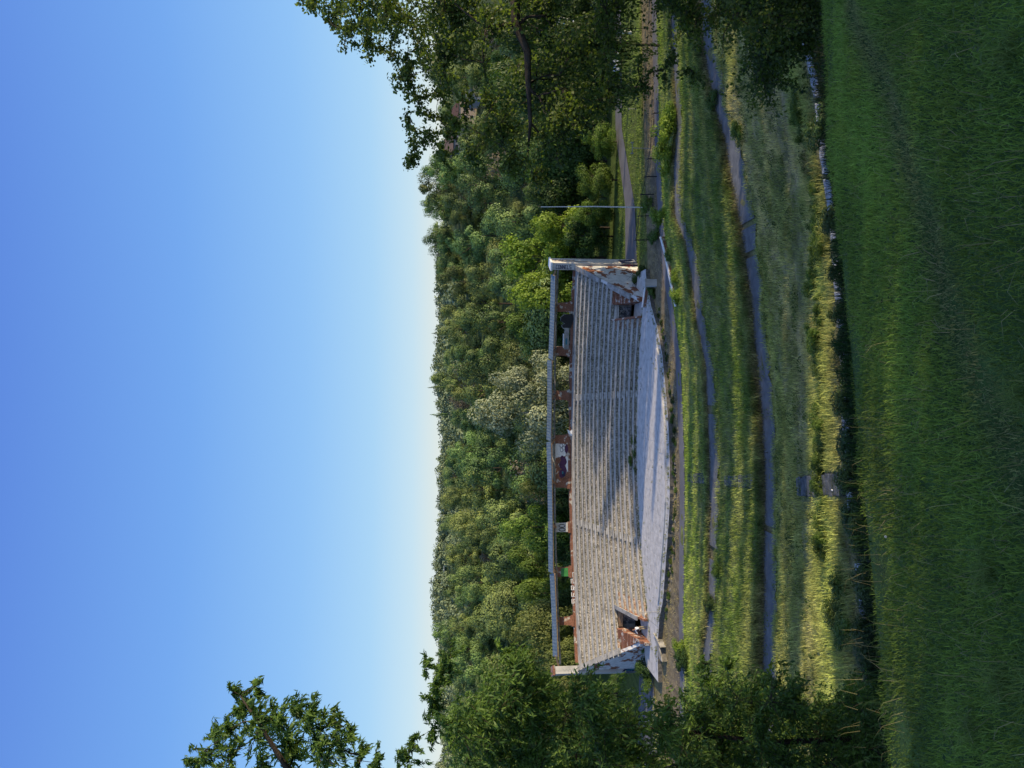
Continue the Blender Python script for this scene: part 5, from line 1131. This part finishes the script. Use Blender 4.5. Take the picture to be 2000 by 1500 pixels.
# ------------------------------------------------------------------ dandelion clock in lawn
d=ray(450,1768); t=-1.6/(d[2]+.36*d[1]); p=np.array([d[0]*t,d[1]*t,0]); p[2]=22.4-.36*p[1]
rt=empty('dandelion',p,'white dandelion clock standing in the foreground grass','flower'); mb=MB(); mb.tube([(p[0],p[1],p[2]),(p[0]+.01,p[1],p[2]+.16)],.002,5); mb.build('stem',L_bush,rt)
D_=unit(220)*.009; V_,F_,c_=leaves(D_+np.array([.01,0,.165]),unit(220),.005,.5); add_mesh('seed_head',mesh_np('seed_head',V_,[F_],MT['white']),rt)
# ------------------------------------------------------------------ person
def person():
    base=PZ(269,1268,0); base[1]+=.9; X,Y,_=base
    rt=empty('person',(X,Y,0),'person in white long-sleeved shirt and khaki trousers leaning on the left entrance wall','person')
    def skin(name,verts,edges,rad,mat,par,sub=2):
        me=bpy.data.meshes.new(name); me.from_pydata([(v[0],v[1],v[2]) for v in verts],edges,[]); o=bpy.data.objects.new(name,me); COL.objects.link(o); o.parent=par
        s=o.modifiers.new('skin','SKIN'); s.use_smooth_shade=True
        for i,r in enumerate(rad): me.skin_vertices[0].data[i].radius=(r,r) if not isinstance(r,tuple) else r
        me.skin_vertices[0].data[0].use_root=True
        b=o.modifiers.new('sub','SUBSURF'); b.levels=sub; b.render_levels=sub; me.materials.append(mat); return o
    skm=flat('skin',(.36,.21,.15),.5); sh_=flat('shirt',(.82,.82,.84),.8); tr_=flat('trousers',(.30,.25,.15),.9); sho=flat('shoes',(.04,.035,.03),.7); hair=flat('hair',(.03,.02,.015),.8)
    # body: one continuous skin surface (pelvis root), leaning left
    V=[(0,0,.92),(-.03,0,1.1),(-.09,0,1.3),(-.13,0,1.44),(-.17,-.02,1.52),(-.2,-.03,1.62),
       (.1,0,.86),(.11,.02,.5),(.1,.0,.09),(.11,-.13,.04),(-.08,0,.86),(-.09,-.03,.48),(-.08,.02,.09),(-.09,-.12,.04),
       (-.28,0,1.40),(-.47,-.05,1.22),(-.72,-.06,1.16),(-.8,-.06,1.16),(.05,0,1.40),(.1,-.03,1.14),(.06,-.14,.93),(.05,-.17,.86)]
    E=[(0,1),(1,2),(2,3),(3,4),(4,5),(0,6),(6,7),(7,8),(8,9),(0,10),(10,11),(11,12),(12,13),(3,14),(14,15),(15,16),(16,17),(3,18),(18,19),(19,20),(20,21)]
    Rd=[(.15,.11),(.14,.10),(.16,.11),(.12,.09),.05,.06,.09,.06,.042,.04,.09,.06,.042,.04,.06,.042,.032,.03,.06,.042,.032,.03]
    skin('body',V,E,Rd,skm,rt)
    skin('shirt',[V[0],V[1],V[2],(-.125,0,1.43),V[14],V[15],(-.66,-.058,1.17),V[18],V[19],(.065,-.12,.97)],[(0,1),(1,2),(2,3),(3,4),(4,5),(5,6),(3,7),(7,8),(8,9)],[(.175,.135),(.165,.125),(.19,.135),(.13,.10),.08,.06,.048,.08,.06,.048],sh_,rt)
    skin('trousers',[(0,0,.9),V[6],V[7],(.1,0,.12),V[10],V[11],(-.08,.02,.12)],[(0,1),(1,2),(2,3),(0,4),(4,5),(5,6)],[(.165,.125),.105,.08,.065,.105,.08,.065],tr_,rt)
    for s,(fx_,fy_) in ((1,(.1,-.06)),(-1,(-.085,-.05))): skin('shoe',[(fx_,.06+fy_*0,.05),(fx_,-.06,.05),(fx_,-.16,.035)],[(0,1),(1,2)],[.05,.05,.04],sho,rt,1)
    # head with face
    import bmesh
    bm=bmesh.new(); bmesh.ops.create_uvsphere(bm,u_segments=20,v_segments=14,radius=1)
    for v in bm.verts:
        v.co.x*=.075; v.co.y*=.095; v.co.z*=.12
        if v.co.z<-.02: v.co.x*=1+v.co.z*2.2
    me=bpy.data.meshes.new('head'); bm.to_mesh(me); bm.free(); me.materials.append(skm); h=bpy.data.objects.new('head',me); COL.objects.link(h); h.parent=rt; h.location=(-.22,-.04,1.68); h.rotation_euler=(0,0,.5)
    mb=MB(); mb.add([(-.012,-.09,.02),(.012,-.09,.02),(.016,-.095,-.02),(-.016,-.095,-.02),(0,-.118,-.018)],[(0,1,4),(1,2,4),(2,3,4),(3,0,4)]); 
    def sub_(name,mb,mat): 
        m2=bpy.data.meshes.new(name); m2.from_pydata(mb.v,[],mb.f); m2.materials.append(mat); o=bpy.data.objects.new(name,m2); COL.objects.link(o); o.parent=h; return o
    sub_('nose',mb,skm)
    for s in (-1,1):
        mb=MB(); mb.box((s*.03,-.088,.015),(.022,.01,.01)); sub_('eye',mb,MT['black']); mb=MB(); mb.box((s*.077,.0,0),(.015,.04,.06)); sub_('ear',mb,skm)
    mb=MB(); mb.box((0,-.086,-.055),(.045,.01,.009)); sub_('mouth',mb,flat('lips',(.3,.1,.09)))
    bm=bmesh.new(); bmesh.ops.create_uvsphere(bm,u_segments=20,v_segments=14,radius=1)
    for v in bm.verts:
        v.co.x*=.082; v.co.y*=.1; v.co.z*=.125
        if v.co.z<.03 and v.co.y<.0: v.co.z=.03+.001*v.co.x
        v.co.y+=.012; v.co.z+=.008
    me=bpy.data.meshes.new('hair'); bm.to_mesh(me); bm.free(); me.materials.append(hair); o=bpy.data.objects.new('hair',me); COL.objects.link(o); o.parent=h
    # hands
    for s,(wx,wy,wz,dx,dz) in ((-1,(-.80,-.06,1.16,-1,.1)),(1,(.05,-.17,.86,-.1,-1))):
        mb=MB(); mb.box((wx+dx*.045,wy,wz+dz*.045),(.09 if abs(dx)>.5 else .035,.08,.035 if abs(dx)>.5 else .09))
        for f in range(4):
            o_=(f-1.5)*.02; l=[.065,.078,.07,.055][f]
            mb.tube([(wx+dx*.085,wy+o_,wz+dz*.085),(wx+dx*(.085+l*.5),wy+o_,wz+dz*(.085+l*.5)-.004),(wx+dx*(.085+l),wy+o_,wz+dz*(.085+l)-.018*abs(dx))],[.009,.0085,.007],6)
        mb.tube([(wx+dx*.02,wy-.04,wz+dz*.02),(wx+dx*.05,wy-.07,wz+dz*.05),(wx+dx*.08,wy-.075,wz+dz*.08)],[.011,.010,.008],6)
        m2=bpy.data.meshes.new('hand'); m2.from_pydata(mb.v,[],mb.f); m2.materials.append(skm); o=bpy.data.objects.new('hand',m2); COL.objects.link(o); o.parent=rt
person()
print('objects',len(bpy.data.objects))
